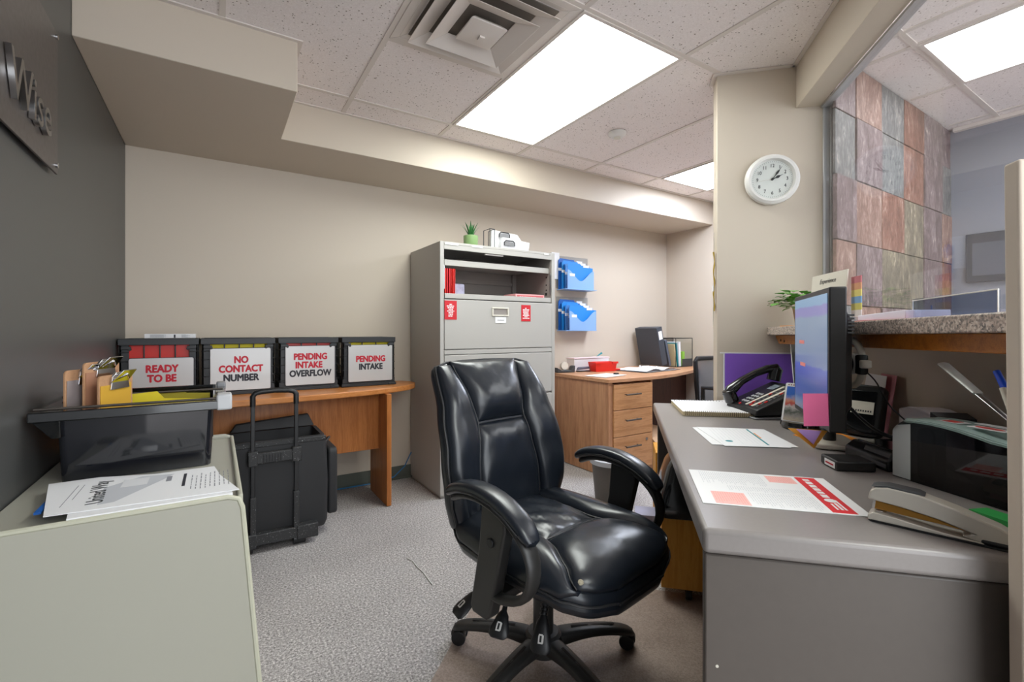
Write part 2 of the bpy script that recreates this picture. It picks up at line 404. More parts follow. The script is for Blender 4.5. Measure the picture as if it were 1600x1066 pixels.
# ---- lobby beyond the glass
bk = MB(); bk.prism([(2.465, 1.032), (XR, 1.032), (XR, 1.12), (2.575, 1.12)], 0, ZC)
struct('wall_lobby_back', bk, flat('tile_mortar', '#5a5450', .9))
tm = MB()
rnd = random.Random(3)
xs = [2.33+.297*i for i in range(6)]+[3.99]
zs = [2.156-.305*i for i in range(8)]+[0]
zs = [ZC]+zs
pick = [[1,4,2,0,1,1],[2,1,2,0,1,2],[1,4,0,3,1,4],[4,1,3,3,1,0],[2,4,1,0,4,4],[3,0,1,4,0,1],[1,2,4,0,3,2],[0,3,1,2,4,0],[1,2,3,4,0,1]]
for r in range(len(zs)-1):
    for c in range(len(xs)-1):
        tm.mi = pick[r % 9][c % 6]; t = rnd.uniform(0, .010); gq = .002
        y = 1.032-.012-t
        x0 = max(xs[c], 2.42)
        tm.box(x0+gq, xs[c+1]-gq, y, 1.032, zs[r+1]+gq, zs[r]-gq)
o = struct('wall_slate_tiles', tm, SLATES, .002)
struct('wall_lobby_side', MB().box(3.99, 4.09, -1.7, 1.032, 0, ZC), M_LOBBYWALL)
struct('ceiling_lobby_trim', MB().box(3.955, 3.99, -1.7, 1.0, ZC-.02, ZC+.002), M_TEE)['kind'] = 'structure'
g = MB()
for x in (2.66, 3.27, 3.88): g.box(x-T, x+T, -1.7, 1.0, ZC-.001, ZC+.004)
for y in (.80, -.42, -1.64): g.box(2.2, 3.99, y-T, y+T, ZC-.0012, ZC+.004)
struct('trim_3', g, M_TEE)

# ---------------------------------------------------------------- lamps in the ceiling
def troffer(label, x, y, wx, wy, strength, col='#f3f8f2', z=ZC, group=None):
    t = thing('ceiling_light', label, 'ceiling light', (x, y, z), 0, group)
    f = MB(); b = .016
    f.box(-wx/2, wx/2, -wy/2, -wy/2+b, -.006, .003).box(-wx/2, wx/2, wy/2-b, wy/2, -.006, .003)
    f.box(-wx/2, -wx/2+b, -wy/2+b, wy/2-b, -.006, .003).box(wx/2-b, wx/2, -wy/2+b, wy/2-b, -.006, .003)
    f.build('frame', M_TEE, t)
    m, nt, bs = _new('diffuser_light_%d' % len(MATS))
    v = coords(nt, (1, 1, 1)); n = N(nt, 'ShaderNodeTexNoise', Scale=2.0, Detail=1.0); L(nt, v, n.inputs['Vector'])
    r = ramp(nt, [(.3, srgb('#e6ebe6')), (.7, srgb(col))], n.outputs[0])
    L(nt, r.outputs[0], bs.inputs['Emission Color']); bs.inputs['Emission Strength'].default_value = strength
    bs.inputs['Base Color'].default_value = (.8, .8, .8, 1)
    MB().box(-wx/2+b, wx/2-b, -wy/2+b, wy/2-b, -.002, .002).build('diffuser', m, t)
    return t
troffer('long fluorescent ceiling light with frosted panel, above the leather chair', 1.547, 2.03, .612, 1.225, LAMP_MAIN)
troffer('bright ceiling light half hidden behind the pier with the clock', 3.48, 2.03, .62, 1.225, LAMP_FAR, '#cfdbff')
troffer('bright ceiling light seen through the reception window', 2.965, .19, .60, 1.2, LAMP_LOBBY, '#f4f6ff')
troffer('added fill light in the ceiling, out of view behind the camera', .93, -.9, .612, 1.225, FILL_REAR)  # unseen fixture, added to fill the near end with light
# air diffuser
t = thing('air_vent', 'square stepped air supply diffuser in the ceiling beside the long light', 'ceiling vent', (.935, 1.715, ZC))
f = MB(); s = .298
def frame4(mb, a, za, b_, zb, th=.004):
    # sloped square ring from half-size a at za to half-size b_ at zb
    c1 = [(-a, -a, za), (a, -a, za), (a, a, za), (-a, a, za)]; c2 = [(-b_, -b_, zb), (b_, -b_, zb), (b_, b_, zb), (-b_, b_, zb)]
    c3 = [(x, y, z+th) for x, y, z in c1]; c4 = [(x, y, z+th) for x, y, z in c2]
    for i in range(4):
        j = (i+1) % 4
        mb.add([c1[i], c1[j], c2[j], c2[i], c3[i], c3[j], c4[j], c4[i]], [(0, 1, 2, 3), (7, 6, 5, 4), (0, 4, 5, 1), (3, 2, 6, 7), (0, 3, 7, 4), (1, 5, 6, 2)])
frame4(f, .296, -.004, .262, -.003); frame4(f, .262, -.003, .235, .004)
f.build('outer_frame', M_TEE, t, .002)
for a, b_, z in ((.225, .165, -.006), (.165, .105, -.022)):
    q = MB(); frame4(q, a+.012, z-.028, b_, z+.0035, .003); q.build('louvre', M_TEE, t, .0015)
q = MB(); q.add([(-.085, -.085, -.045), (.085, -.085, -.045), (.085, .085, -.045), (-.085, .085, -.045), (-.016, -.016, -.058), (.016, -.016, -.058), (.016, .016, -.058), (-.016, .016, -.058),
                 (-.06, -.06, -.02), (.06, -.06, -.02), (.06, .06, -.02), (-.06, .06, -.02)],
                [(0, 1, 5, 4), (1, 2, 6, 5), (2, 3, 7, 6), (3, 0, 4, 7), (4, 5, 6, 7), (0, 8, 9, 1), (1, 9, 10, 2), (2, 10, 11, 3), (3, 11, 8, 0), (8, 11, 10, 9)])
q.build('centre_cone', M_TEE, t, .006)
MB().box(-.232, .232, -.232, .232, -.0005, .003).build('duct_opening', flat('dark_duct', '#6e665e', .9), t)
MB().box(-.012, .012, -.012, .012, -.066, -.001).build('hanger_rod', M_TEE, t)
# smoke detector
t = thing('smoke_detector', 'round white smoke detector on the ceiling between light and pier', 'smoke detector', (2.2, 2.19, ZC))
MB().lathe([(.001, -.030), (.034, -.030), (.042, -.024), (.055, -.012), (.060, 0), (.001, 0)], seg=36).build('housing', M_WHITEPL, t)
MB().lathe([(.0, -.034), (.022, -.034), (.024, -.030), (.0, -.030)], seg=24).build('sensor_cap', M_CREAM, t)

# floor mat
tag(MB().prism([(-.6, .55), (.93, .55), (.93, 2.10), (-.6, 2.10)], 0, .0025).build('chair_mat', M_MAT), 'worn brown vinyl chair mat under the black leather chair', 'floor mat').rotation_euler = (0, 0, RZ)

# cabling on the floor by the back wall
tag(MB().tube([(.25, YB-.03, .009), (.7, YB-.028, .009), (.95, YB-.03, .009), (1.12, YB-.03, .03), (1.20, YB-.035, .10), (1.256-.006, YB-.04, .20)], .0045, 6).build('network_cable', flat('blue_cable', '#3f7fb5', .5)),
    'blue network cable along the green-grey baseboard under the table', 'cable')

P_ = [(.79, 2.21), (.805, 2.165), (.802, 2.10), (.808, 2.04), (.805, 1.98), (.803, 1.915)]
tag(MB().tube([(x, y, .003) for x, y in P_], .0022, 5).build('carpet_thread', M_WHITEPL), 'pale loose thread on the carpet left of the leather chair', 'thread')
# near right: edge of the tall pale partition beside the camera
tag(MB().hexa([(.012, -.015, 0), (.30, -.015, 0), (.30, .015, 0), (.012, .015, 0)], [(0, -.015, 1.382), (.30, -.015, 1.382), (.30, .015, 1.382), (0, .015, 1.382)]).build('partition_screen', flat('pale_partition', '#cdbfb0', .7), None, .004), 'pale cream partition edge at the far right, in front of the desk', 'partition')
o = bpy.data.objects['partition_screen']; place(o, UV(.885, .582, 0), RZ)

# ================================================================ FURNITURE, BACK WALL
# ---- lateral filing cabinet
t = thing('filing_cabinet', 'tall grey lateral filing cabinet with its top shelf open', 'filing cabinet', (1.73, 3.145, 0))
HW, D0, D1, HT = .478, -.283, .272, 1.717
b = MB()
b.box(-HW, -HW+.028, D0, D1, .02, HT).box(HW-.028, HW, D0, D1, .02, HT)            # sides
b.box(-HW+.028, HW-.028, D0, D1, HT-.018, HT)                                      # top sheet
b.box(-HW+.028, HW-.028, D0, D0+.012, HT-.052, HT-.018)                            # top rail
b.box(-HW+.028, HW-.028, D1-.008, D1, .02, HT-.018)                                # back
b.box(-HW+.028, HW-.028, D0+.02, D1-.008, .02, 1.335)                              # closed body
b.box(-HW+.01, HW-.01, D0+.02, D1, 0, .02)
b.build('carcass', M_CAB, t, .0025)
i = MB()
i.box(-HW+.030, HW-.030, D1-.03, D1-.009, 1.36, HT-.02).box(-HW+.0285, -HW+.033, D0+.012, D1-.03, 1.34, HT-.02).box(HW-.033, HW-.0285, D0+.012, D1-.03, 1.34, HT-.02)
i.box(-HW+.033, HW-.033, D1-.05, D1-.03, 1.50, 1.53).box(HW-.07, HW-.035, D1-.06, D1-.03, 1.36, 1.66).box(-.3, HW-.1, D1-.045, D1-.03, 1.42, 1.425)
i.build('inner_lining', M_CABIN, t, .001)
sh = MB().box(-HW+.036, HW-.036, D0+.015, D1-.05, 1.340, 1.352).box(-HW+.036, HW-.036, D0+.004, D0+.016, 1.338, 1.372)
sh.build('shelf', M_CAB, t, .0015)
rl = MB().box(-HW+.045, HW-.036, D0+.03, D0+.042, 1.562, 1.602).box(-HW+.045, HW-.036, D0+.042, D1-.04, 1.598, 1.602)
rl.build('upper_shelf', M_CAB, t, .0015)
dr = MB().box(-.13, .02, D0+.01, D0+.03, 1.655, 1.663); dr.build('receded_door_pull', M_WHITEPL, t, .002)
for sx in (-1, 1):
    MB().box(sx*(HW-.036), sx*(HW-.030), D0+.006, D0+.020, 1.40, 1.56).build('slide_rail', M_STEEL, t, .001)
M_DOT = flat('dark_hole', '#26221f', .9)
hd = MB()
for z in (1.43, 1.47, 1.53): hd.box(HW-.0345, HW-.0325, D0+.06, D0+.072, z, z+.012)
hd.box(HW-.0345, HW-.0325, D0+.055, D0+.08, 1.395, 1.415)
hd.build('rail_holes', M_DOT, t)
zz = [(1.333, .992), (.958, .655), (.648, .345), (.338, .035)]
for k, (z1, z0) in enumerate(zz):
    d = MB().box(-HW+.031, HW-.031, D0-.002, D0+.018, z0+.003, z1-.003).build('drawer_front', M_CAB, t, .003)
    h = MB(); zc = z1-.075; x0, x1 = -.085, .055
    h.box(x0, x1, D0-.010, D0-.003, zc+.018, zc+.028).box(x0, x0+.012, D0-.010, D0-.003, zc-.024, zc+.018).box(x1-.012, x1, D0-.010, D0-.003, zc-.024, zc+.018).box(x0, x1, D0-.010, D0-.003, zc-.034, zc-.024)
    h.build('handle', M_CREAM, d, .003)
    MB().box(x0+.012, x1-.012, D0-.0035, D0-.003, zc-.024, zc+.018).build('handle_recess', M_CABIN, d)
    if k == 0:
        MB().box(x0+.028, x1-.022, D0-.005, D0-.003, zc-.083, zc-.04).build('label_card', M_WHITE, d)
        MB().box(x0+.045, x1-.04, D0-.0055, D0-.005, zc-.064, zc-.060).build('label_print', M_DARKINK, d)
MB().box(-HW+.031, HW-.031, D0, D0+.015, .960, .990).build('fixed_rail', M_CAB, t, .002)
for (x0, x1, z0, z1, lab) in ((-.448, -.358, 1.195, 1.322, 0), (.165, .248, 1.190, 1.310, 1)):
    n = thing('notice', ['red printed notice taped to the left of the cabinet drawer', 'red printed notice taped to the right of the cabinet drawer'][lab], 'notice', (1.73+(x0+x1)/2, 3.145+D0-.0035, (z0+z1)/2), 0, None)
    ww, hh = x1-x0, z1-z0
    MB().box(-ww/2, ww/2, -.001, .001, -hh/2, hh/2).build('sheet', M_REDPAPER, n)
    pr = MB(); rr = random.Random(5+lab)
    for k in range(8):
        wv = ww*(.15+.22*rr.random()) if k else ww*.10
        zq = hh*.30-k*hh*.088; xx = -wv
        while xx < wv-.004:
            l = min(rr.uniform(.006, .014), wv-xx); pr.box(xx, xx+l, -.0015, -.001, zq-.0035, zq+.0035); xx += l+.0025
    pr.build('print', M_WHITE, n)
# magnets / labels on the top rail
for x, wv in ((-.395, .10), (-.20, .085), (.395, .045)):
    n = tag(MB().box(-wv/2, wv/2, -.0015, .0015, -.007, .007).build('label_strip', M_WHITEPL, None, .001), {-.395: 'white label strip at the left end of the cabinet top rail', -.20: 'white label strip on the cabinet top rail below the aloe pot', .395: 'small white label at the right end of the cabinet top rail'}[x], 'label')
    place(n, (1.73+x, 3.145+D0-.002, 1.703))

# hanging red folders inside the open shelf
for k in range(6):
    n = MB(); n.box(-.0035, .0035, -.10, .10, -.095, .095)
    o = tag(n.build('hanging_folder', [M_RED, M_REDPAPER, M_REDPAPER, M_RED, flat('brown_folder_edge', '#5b3a20', .7), M_RED][k] if k != 4 else M_RED, None, .001),
            'red folder upright at the left of the open cabinet shelf', 'folder', 'red folders in the open cabinet shelf')
    place(o, (1.73-HW+.056+k*.0135, 2.995, 1.4485), rad(random.uniform(-1.5, 1.5)))
b = MB().box(-.055, .055, -.04, .04, 0, .10); o = tag(b.build('plastic_bag', flat('pale_lilac_bag', '#a7a6bd', .25, noise=.25, nscale=25), None, .012, 3), 'pale crumpled plastic bag of supplies beside the red folders', 'bag'); place(o, (1.44, 3.02, 1.3535))
t2 = thing('flat_box', 'pink and white flat carton at the right of the open cabinet shelf', 'box', (2.0, 2.915, 1.3525), rad(2))
MB().box(-.135, .135, -.02, .14, 0, .042).build('carton', flat('pink_card', '#e8a5a5', .6), t2, .002)
pr = MB().box(-.122, .12, -.0215, -.0205, .006, .032); pr.build('front_panel', flat('dusty_rose_print', '#c8585c', .6), t2)
pr = MB(); rr = random.Random(9); x = -.10
while x < .05: l = rr.uniform(.008, .018); pr.box(x, x+l, -.0222, -.0215, .010, .023); x += l+.005
pr.build('front_print', M_WHITE, t2)

# on top of the cabinet
t = thing('potted_aloe', 'small spiky green succulent in a sage green pot on the filing cabinet', 'plant', (1.515, 2.93, HT))
MB().lathe([(.0, .001), (.043, .001), (.050, .012), (.052, .070), (.048, .072), (.046, .060), (.0, .058)], seg=32).build('pot', M_GREENP, t)
lf = MB()
for k in range(16):
    a = k*2.4; tl = .10+.03*random.random(); lean = .15+.55*(k/16); dx, dy = math.cos(a), math.sin(a)
    pts = []; R = []
    for j in range(6):
        s = j/5; rr_ = .008+lean*tl*s*(.6+.4*s); z = .055+tl*s*(1-.25*lean*s)
        wv = .010*(1-s)**.7+.0004; R.append([(dx*rr_+px*(-dy)*wv+dx*py*wv*.4, dy*rr_+px*dx*wv+dy*py*wv*.4, z+py*wv*.2) for px, py in ((1, 0), (.5, .8), (-.5, .8), (-1, 0), (-.5, -.6), (.5, -.6))])
    lf.rings(R)
lf.build('leaves', M_LEAFDK, t)
def file_caddy(loc, label, back):
    t = thing('wire_file_holder', label, 'file holder', loc)
    c = MB()
    for x in (-.15, .15):
        c.tube([(x, -.05, 0.004), (x, -.05, .12), (x, .05, .14), (x, .05, .004), (x, -.05, .004)], .0025, 6)
    c.tube([(-.15, -.05, .004), (.15, -.05, .004)], .0025, 6).tube([(-.15, .05, .004), (.15, .05, .004)], .0025, 6)
    c.build('wire_frame', M_DKGREY, t)
    c = MB().box(-.02, .16, -.044, -.030, .008, .10); c.build('white_envelopes', M_WHITE, t, .001)
    return t
t = thing('desk_sorter', 'clear and white file sorter holding two black clips on the cabinet top', 'file sorter', (1.80, 2.935, HT))
c = MB()
for x in (-.145, -.105):
    c.tube([(x, -.03, .003), (x, -.03, .135), (x, .06, .135), (x, .06, .003)], .003, 6)
c.tube([(-.145, -.03, .135), (-.105, -.03, .135)], .003, 6).tube([(-.145, -.03, .003), (.19, -.03, .003)], .003, 6).tube([(-.145, .06, .003), (.19, .06, .003)], .003, 6)
c.build('wire_frame', M_DKGREY, t)
MB().prism([(-.10, .002), (.17, .002), (.18, .07), (.13, .13), (-.095, .145)], .03, .045, 'y').build('rear_sheets', M_WHITE, t, .001)
MB().prism([(-.05, .002), (.195, .002), (.205, .068), (-.035, .088)], -.025, .005, 'y').build('front_sheets', flat('frosted_white_sleeve', '#dcdde2', .4), t, .001)
for x, z, y in ((.005, .095, .012), (.02, .028, -.035)):
    q = MB(); pts = [(-.045, z), (-.045, z+.022), (-.032, z+.035), (.032, z+.035), (.045, z+.022), (.045, z)]
    q.tube([(x+p[0], y, p[1]) for p in pts], .0042, 6); q.build('black_clip', M_BLACK, t)
    MB().box(x-.042, x+.042, y-.001, y+.002, z, z+.028).build('clip_web', flat('grey_mesh_plastic', '#7c7c7e', .5), t)

# ---- blue folder pockets on the wall
def pocket(z0, label, nf):
    t = thing('wall_file_pocket', label, 'file pocket', (2.86, YB, z0))
    MB().box(-.20, .185, -.010, -.001, .02, .32).build('back_plate', M_ACRYLIC, t)
    MB().box(-.19, .19, -.135, -.004, 0, .006).build('floor_ledge', M_BLUELT, t, .001)
    for k in range(nf):
        f = nf-1-k; y = -.020-k*.028; x0 = -.185+k*.018
        p = [(x0, .008), (x0+.335, .008), (x0+.335, .262-.022*k), (x0+.20, .268-.022*k), (x0+.185, .290-.022*k), (x0+.02, .296-.022*k), (x0, .275-.022*k)]
        MB().prism(p, y-.005, y, 'y').build('blue_folder', M_BLUE if k else M_BLUEDK, t, .001)
        MB().box(x0+.215, x0+.285, y-.0065, y-.005, .262-.022*k, .284-.022*k).build('index_tab', M_WHITE, t)
        MB().box(x0-.004, x0+.05, y-.0075, y-.0055, .18-.02*k, .205-.02*k).build('index_sticker', M_WHITE, t)
    # curved translucent front
    y = -.020-nf*.028
    pts = [(-.145, .005)]+[(.175, .005)]
    n = 18; top = []
    for i in range(n+1):
        s = i/n; x = .175-.32*s; e = abs(2*s-1); top.append((x, .085+.10*(e**2)*(3-2*e)))
    MB().prism(pts+top, y-.004, y, 'y').build('front_pocket', M_BLUELT, t, .0005)
    MB().box(-.150, -.143, y-.004, -.008, .006, .235).build('side_panel', M_ACRYLIC, t)
    MB().box(-.120, -.060, y-.006, y-.004, .125, .15).build('pocket_label', M_WHITE, t)
pocket(1.498, 'upper blue wall file pocket holding folders beside the filing cabinet', 3)
pocket(1.118, 'lower blue wall file pocket holding folders beside the filing cabinet', 4)
tag(MB().box(2.245+.03+.33, 2.245+.03+.42, YB-.012, YB-.001, 1.60, 1.845).build('wall_note', M_WHITE), 'white sheets on the wall between cabinet and upper blue pocket', 'paper')

# ---- walnut desk with three drawers
t = thing('office_desk', 'walnut office desk with three drawers behind the leather chair', 'desk', (2.50, 2.58, 0))
top = [(-.012, -.012), (.50, -.012), (.85, .05), (1.25, .19), (XR-2.50-.001, .42), (XR-2.50-.001, .85), (-.012, .85)]
MB().prism(top, .724, .752).build('desktop', wood('walnut_desktop', '#b98660', '#c79671', 'X'), t, .003)
MB().box(0, .022, 0, .84, .005, .724).build('side_panel', M_WOODDK, t, .002)
c = MB().box(.024, .048, .004, .8, .005, .723).box(.048, .47, .02, .8, .03, .71).box(.048, .47, .004, .8, .005, .03).box(.47, .492, .004, .8, .005, .723)
c.build('pedestal', M_WOODDK, t, .0015)
for k, (z0, z1) in enumerate(((.510, .705), (.305, .505), (.035, .300))):
    d = MB().box(.052, .478, -.006, .018, z0, z1).build('drawer_front', M_WOODDKX, t, .002)
    zc = z1-.075 if k else z0+.118
    h = MB().cyl((.155, -.038, zc), (.315, -.038, zc), .0065, seg=12)
    h.cyl((.17, -.038, zc), (.17, -.006, zc), .004, seg=8).cyl((.30, -.038, zc), (.30, -.006, zc), .004, seg=8)
    h.build('handle', M_GUN, d)
    if k == 2: MB().cyl((.41, -.010, z1-.045), (.41, -.004, z1-.045), .011, seg=20).build('lock', M_STEEL, d)
MB().box(.492, XR-2.50-.002, .60, .62, .10, .723).build('modesty_panel', M_WOODDARK, t)
# boxes under it
for (x0, x1, y0, y1, z1, lab) in ((3.02, 3.46, 2.62, 3.05, .24, 'open cardboard carton under the walnut desk beside the drawers'),):
    q = thing('cardboard_box', lab, 'box', ((x0+x1)/2, (y0+y1)/2, 0))
    hw, hd_ = (x1-x0)/2, (y1-y0)/2
    MB().box(-hw, hw, -hd_, hd_, 0, z1).build('carton', M_CARD, q, .002)
    MB().hexa([(-hw, -hd_-.004, z1-.002), (hw, -hd_-.004, z1-.002), (hw, -hd_, z1-.002), (-hw, -hd_, z1-.002)], [(-hw, -hd_-.12, z1-.09), (hw, -hd_-.12, z1-.09), (hw, -hd_-.115, z1-.088), (-hw, -hd_-.115, z1-.088)]).build('flap', M_CARD, q)
q = thing('wood_crate', 'golden wood drawer unit partly hidden under the far end of the grey desk', 'drawer unit', UV(2.72, .36, 0), RZ)
MB().box(-.2, .04, -.12, .12, .015, .47).build('carcass', M_OAK, q, .004)
MB().box(-.19, .03, -.128, -.121, .20, .44).build('drawer_front', M_OAK, q, .002)
# waste bin
t = thing('waste_bin', 'round grey waste bin seen through the far armrest loop', 'bin', (2.18, 2.22, 0))
MB().lathe([(.0, .001), (.105, .001), (.13, .27), (.14, .275), (.14, .29), (.125, .29), (.118, .24), (.10, .02), (.0, .02)], seg=40).build('tub', flat('grey_bin_plastic', '#5d5752', .5), t)
MB().lathe([(.142, .262), (.145, .292), (.124, .296), (.110, .23), (.0, .20)], seg=40).build('bin_liner', flat('white_bin_liner', '#b9bcc2', .3), t)

# things on the walnut desk
Z = .7525
t = thing('tape_dispenser', 'dark tape dispenser with a white roll on the walnut desk', 'tape dispenser', (2.60, 3.22, Z), rad(-10))
MB().prism([(-.09, 0), (.08, 0), (.085, .06), (.06, .055), (.045, .02), (-.05, .02), (-.09, .045)], -.03, .03, 'y').build('body', M_DKGREY, t, .004)
MB().cyl((-.01, -.012, .058), (-.01, .012, .058), .035, seg=28).build('tape_roll', M_CREAM, t, .002)
t = thing('stapler', 'small grey stapler beside the tape dispenser on the walnut desk', 'stapler', (2.79, 3.20, Z), rad(-5))
MB().prism([(-.07, 0), (.07, 0), (.07, .008), (-.07, .012)], -.015, .015, 'y').build('base', M_BLACK, t, .003)
MB().prism([(-.07, .016), (.072, .026), (.06, .045), (-.05, .042)], -.015, .015, 'y').build('arm', flat('violet_grey_plastic', '#5a5868', .4), t, .005)
t = thing('red_tray', 'bright red plastic basket on the walnut desk', 'basket', (2.97, 3.14, Z), rad(-6))
q = MB()
def tub(mb, x0, x1, y0, y1, z1, th=.004, taper=.012, z0=0):
    b0 = [(x0+taper, y0+taper), (x1-taper, y0+taper), (x1-taper, y1-taper), (x0+taper, y1-taper)]; b1 = [(x0, y0), (x1, y0), (x1, y1), (x0, y1)]
    def ins(p, d): 
        cx, cy = (x0+x1)/2, (y0+y1)/2
        return [(x+(d if x < cx else -d), y+(d if y < cy else -d)) for x, y in p]
    R = [[(x, y, z0) for x, y in b0], [(x, y, z1) for x, y in b1], [(x, y, z1) for x, y in ins(b1, th)], [(x, y, z0+th) for x, y in ins(b0, th)]]
    mb.rings(R)
tub(q, -.12, .12, -.06, .06, .085)
q.build('basket_body', M_RED, t, .003)
for x0 in (-.128, .06): MB().box(x0, x0+.068, -.066, -.058, .070, .088).build('rim_clip', M_RED, t, .002)
MB().box(.10, .19, -.02, .05, .0, .018).build('lid_tab', M_RED, t, .003)
t = thing('storage_box', 'clear plastic box behind the red basket on the walnut desk', 'box', (2.98, 3.33, Z))
q = MB(); tub(q, -.23, .20, -.055, .055, .11, .003, .006); q.build('tub', flat('frosted_clear_plastic', '#dcdadb', .25), t, .003)
MB().box(-.235, .205, -.06, .06, .110, .118).build('lid', flat('frosted_pink_plastic', '#ecd6da', .3), t, .003)
MB().add([(.11, .02, .12), (.16, .02, .150), (.175, .02, .160), (.19, .02, .148), (.14, .02, .128), (.11, .026, .12), (.16, .026, .150), (.175, .026, .160), (.19, .026, .148), (.14, .026, .128)],
         [(0, 1, 2, 3, 4), (9, 8, 7, 6, 5), (0, 5, 6, 1), (1, 6, 7, 2), (2, 7, 8, 3), (3, 8, 9, 4), (4, 9, 5, 0)]).build('teal_scrap', M_TEAL, t)
# open ring binder lying flat
t = thing('open_binder', 'open ring binder with white pages on the walnut desk', 'binder', (3.40, 2.98, Z), rad(8))
MB().box(-.28, .28, -.16, .16, 0, .004).build('cover', M_DKGREY, t, .001)
q = MB()
for s in (-1, 1):
    q.grid(lambda a, b_, s=s: (s*(.015+.235*a), -.145+.29*b_, .006+.022*math.sin(PI*min(1, a*1.0))*(1-.4*a)+.004), 10, 2)
    q.grid(lambda a, b_, s=s: (s*(.015+.235*a), -.145+.29*b_, .0045), 10, 2)
q.build('pages', M_WHITE, t)
q = MB()
for y in (-.09, 0, .09):
    q.tube([(.022*math.cos(a), y, .018+.024*math.sin(a)) for a in [PI*k/10 for k in range(11)]], .002, 6)
q.build('rings', M_CHROME, t)
q = thing('clipped_papers', 'loose white papers with a black bulldog clip at the desk corner', 'paper', (2.80, 2.80, Z), rad(12))
MB().box(-.14, .16, -.10, .10, 0, .003).build('sheets', M_WHITE, q)
MB().prism([(-.02, 0), (.02, 0), (.012, .018), (-.012, .018)], -.018, .018, 'x').build('clip', M_BLACK, q)
q.children[1].location = (-.13, .02, .003)
tag(place(MB().box(-.11, .11, -.145, .145, 0, .0015).build('loose_sheet', M_WHITE), (3.22, 3.22, Z), rad(70)), 'white sheet lying behind the open binder on the walnut desk', 'paper')
# leaning binder and mesh sorter
t = thing('lever_binder', 'dark grey binder with white spine label leaning on the back wall', 'binder', (3.70, 3.24, Z), 0)
bb = MB().box(0, .075, -.14, .14, 0, .385).box(-.003, 0, -.14, .14, 0, .385)
o = bb.build('cover', M_NAVY, t, .004); o.rotation_euler = (0, rad(-13), 0); o.location = (.035, 0, .018)
o2 = MB().box(.012, .062, -.142, -.1405, .26, .345).build('spine_label', M_WHITE, t); o2.rotation_euler = (0, rad(-13), 0); o2.location = (.035, 0, .018)
t = thing('thin_binder', 'slim slate binder leaning beside the dark grey binder', 'binder', (3.82, 3.24, Z), 0)
o = MB().box(0, .03, -.14, .14, 0, .27).build('cover', flat('slate_binder', '#565d6a', .4), t, .003); o.rotation_euler = (0, rad(-15), 0); o.location = (.02, 0, .01)
t = thing('mesh_sorter', 'black wire mesh file sorter holding papers in the desk corner', 'file sorter', (4.04, 3.20, Z))
q = MB()
for x in (-.13, .13): q.tube([(x, -.12, .003), (x, -.12, .29), (x, .12, .29), (x, .12, .003)], .004, 6)
for z in (.003, .29):
    q.tube([(-.13, -.12, z), (.13, -.12, z)], .004, 6)
q.tube([(-.13, .12, .29), (.13, .12, .29)], .004, 6)
q.box(-.13, .13, -.12, .12, .0, .003)
q.build('frame', M_BLACK, t)
q = MB()
for k in range(14): z = .15+k*.01; q.box(-.13, .13, .118, .1195, z, z+.0045)
for k in range(24): x = -.13+k*.0112; q.box(x, x+.003, .1185, .120, .003, .29)
q.build('mesh_back', M_BLACK, t)
MB().box(-.03, .13, -.121, -.119, .003, .08).build('mesh_front', flat('dark_mesh', '#3b3d40', .5), t)
for k, (x, wd, m, hh, rr) in enumerate(((-.10, .012, M_BUFF, .23, 8), (-.07, .008, M_TEAL, .24, 6), (-.05, .030, M_WHITE, .25, 3), (.0, .035, M_LTGREEN, .15, 0))):
    o = MB().box(0, wd, -.10, .10, 0, hh).build('filed_papers', m, t, .001); o.location = (x, 0, .004); o.rotation_euler = (0, rad(-rr), 0)
# black mesh task chair behind the pier
t = thing('task_chair', 'black mesh-back task chair half hidden behind the pier', 'chair', (3.62, 2.42, 0), rad(175))
fr = MB(); 
def arcpts(pts): return pts
fr.tube([(-.22, -.02, .50), (-.225, -.03, .70), (-.215, -.05, .86), (-.19, -.055, .885), (.19, -.055, .885), (.215, -.05, .86), (.225, -.03, .70), (.22, -.02, .50), (-.22, -.02, .50)], .02, 8)
fr.build('back_frame', M_BLACK, t)
MB().grid(lambda a, b_: (-.21+.42*a, -.03-.02*b_, .51+.36*b_), 6, 6).build('mesh_back', flat('grey_chair_mesh', '#5c6069', .6, alpha=.75), t)
MB().box(-.24, .24, -.02, .44, .42, .48).build('seat', M_BAG, t, .03, 4)
MB().cyl((0, .2, .10), (0, .2, .42), .028).build('gas_lift', M_BLACK, t)
q = MB()
for k in range(5):
    a = rad(20+72*k); q.tube([(0, .2, .10), (.28*math.cos(a), .2+.28*math.sin(a), .07)], .02, 8)
    q.cyl((.28*math.cos(a)-.02, .2+.28*math.sin(a), .028), (.28*math.cos(a)+.02, .2+.28*math.sin(a), .028), .028)
q.build('star_base', M_BLACK, t)
for s in (-1, 1): MB().tube([(s*.24, .1, .44), (s*.30, .1, .46), (s*.30, .1, .66), (s*.30, .28, .67)], .018, 8).build('armrest', M_BLACK, t)

# ================================================================ TABLE WITH THE CRATES
t = thing('console_table', 'honey coloured table with a rounded end against the back wall', 'table', (0, 0, 0))
poly = [(XL+.003, 2.83), (.06, 2.85), (.30, 2.868), (.60, 2.90), (.82, 2.938), (.98, 2.985), (1.10, 3.05), (1.175, 3.125), (1.21, 3.21), (1.205, 3.29), (1.16, 3.36), (1.07, 3.405), (.95, 3.42), (XL+.003, 3.42)]
MB().prism(poly, .715, .75).build('tabletop', M_WOODTBL, t, .006, 3)
MB().box(.915, .945, 2.925, 3.30, .003, .715).build('end_panel', M_WOODTBLV, t, .002)
MB().box(XL+.003, .915, 3.10, 3.122, .335, .715).build('modesty_panel', M_WOODTBLV, t, .002)

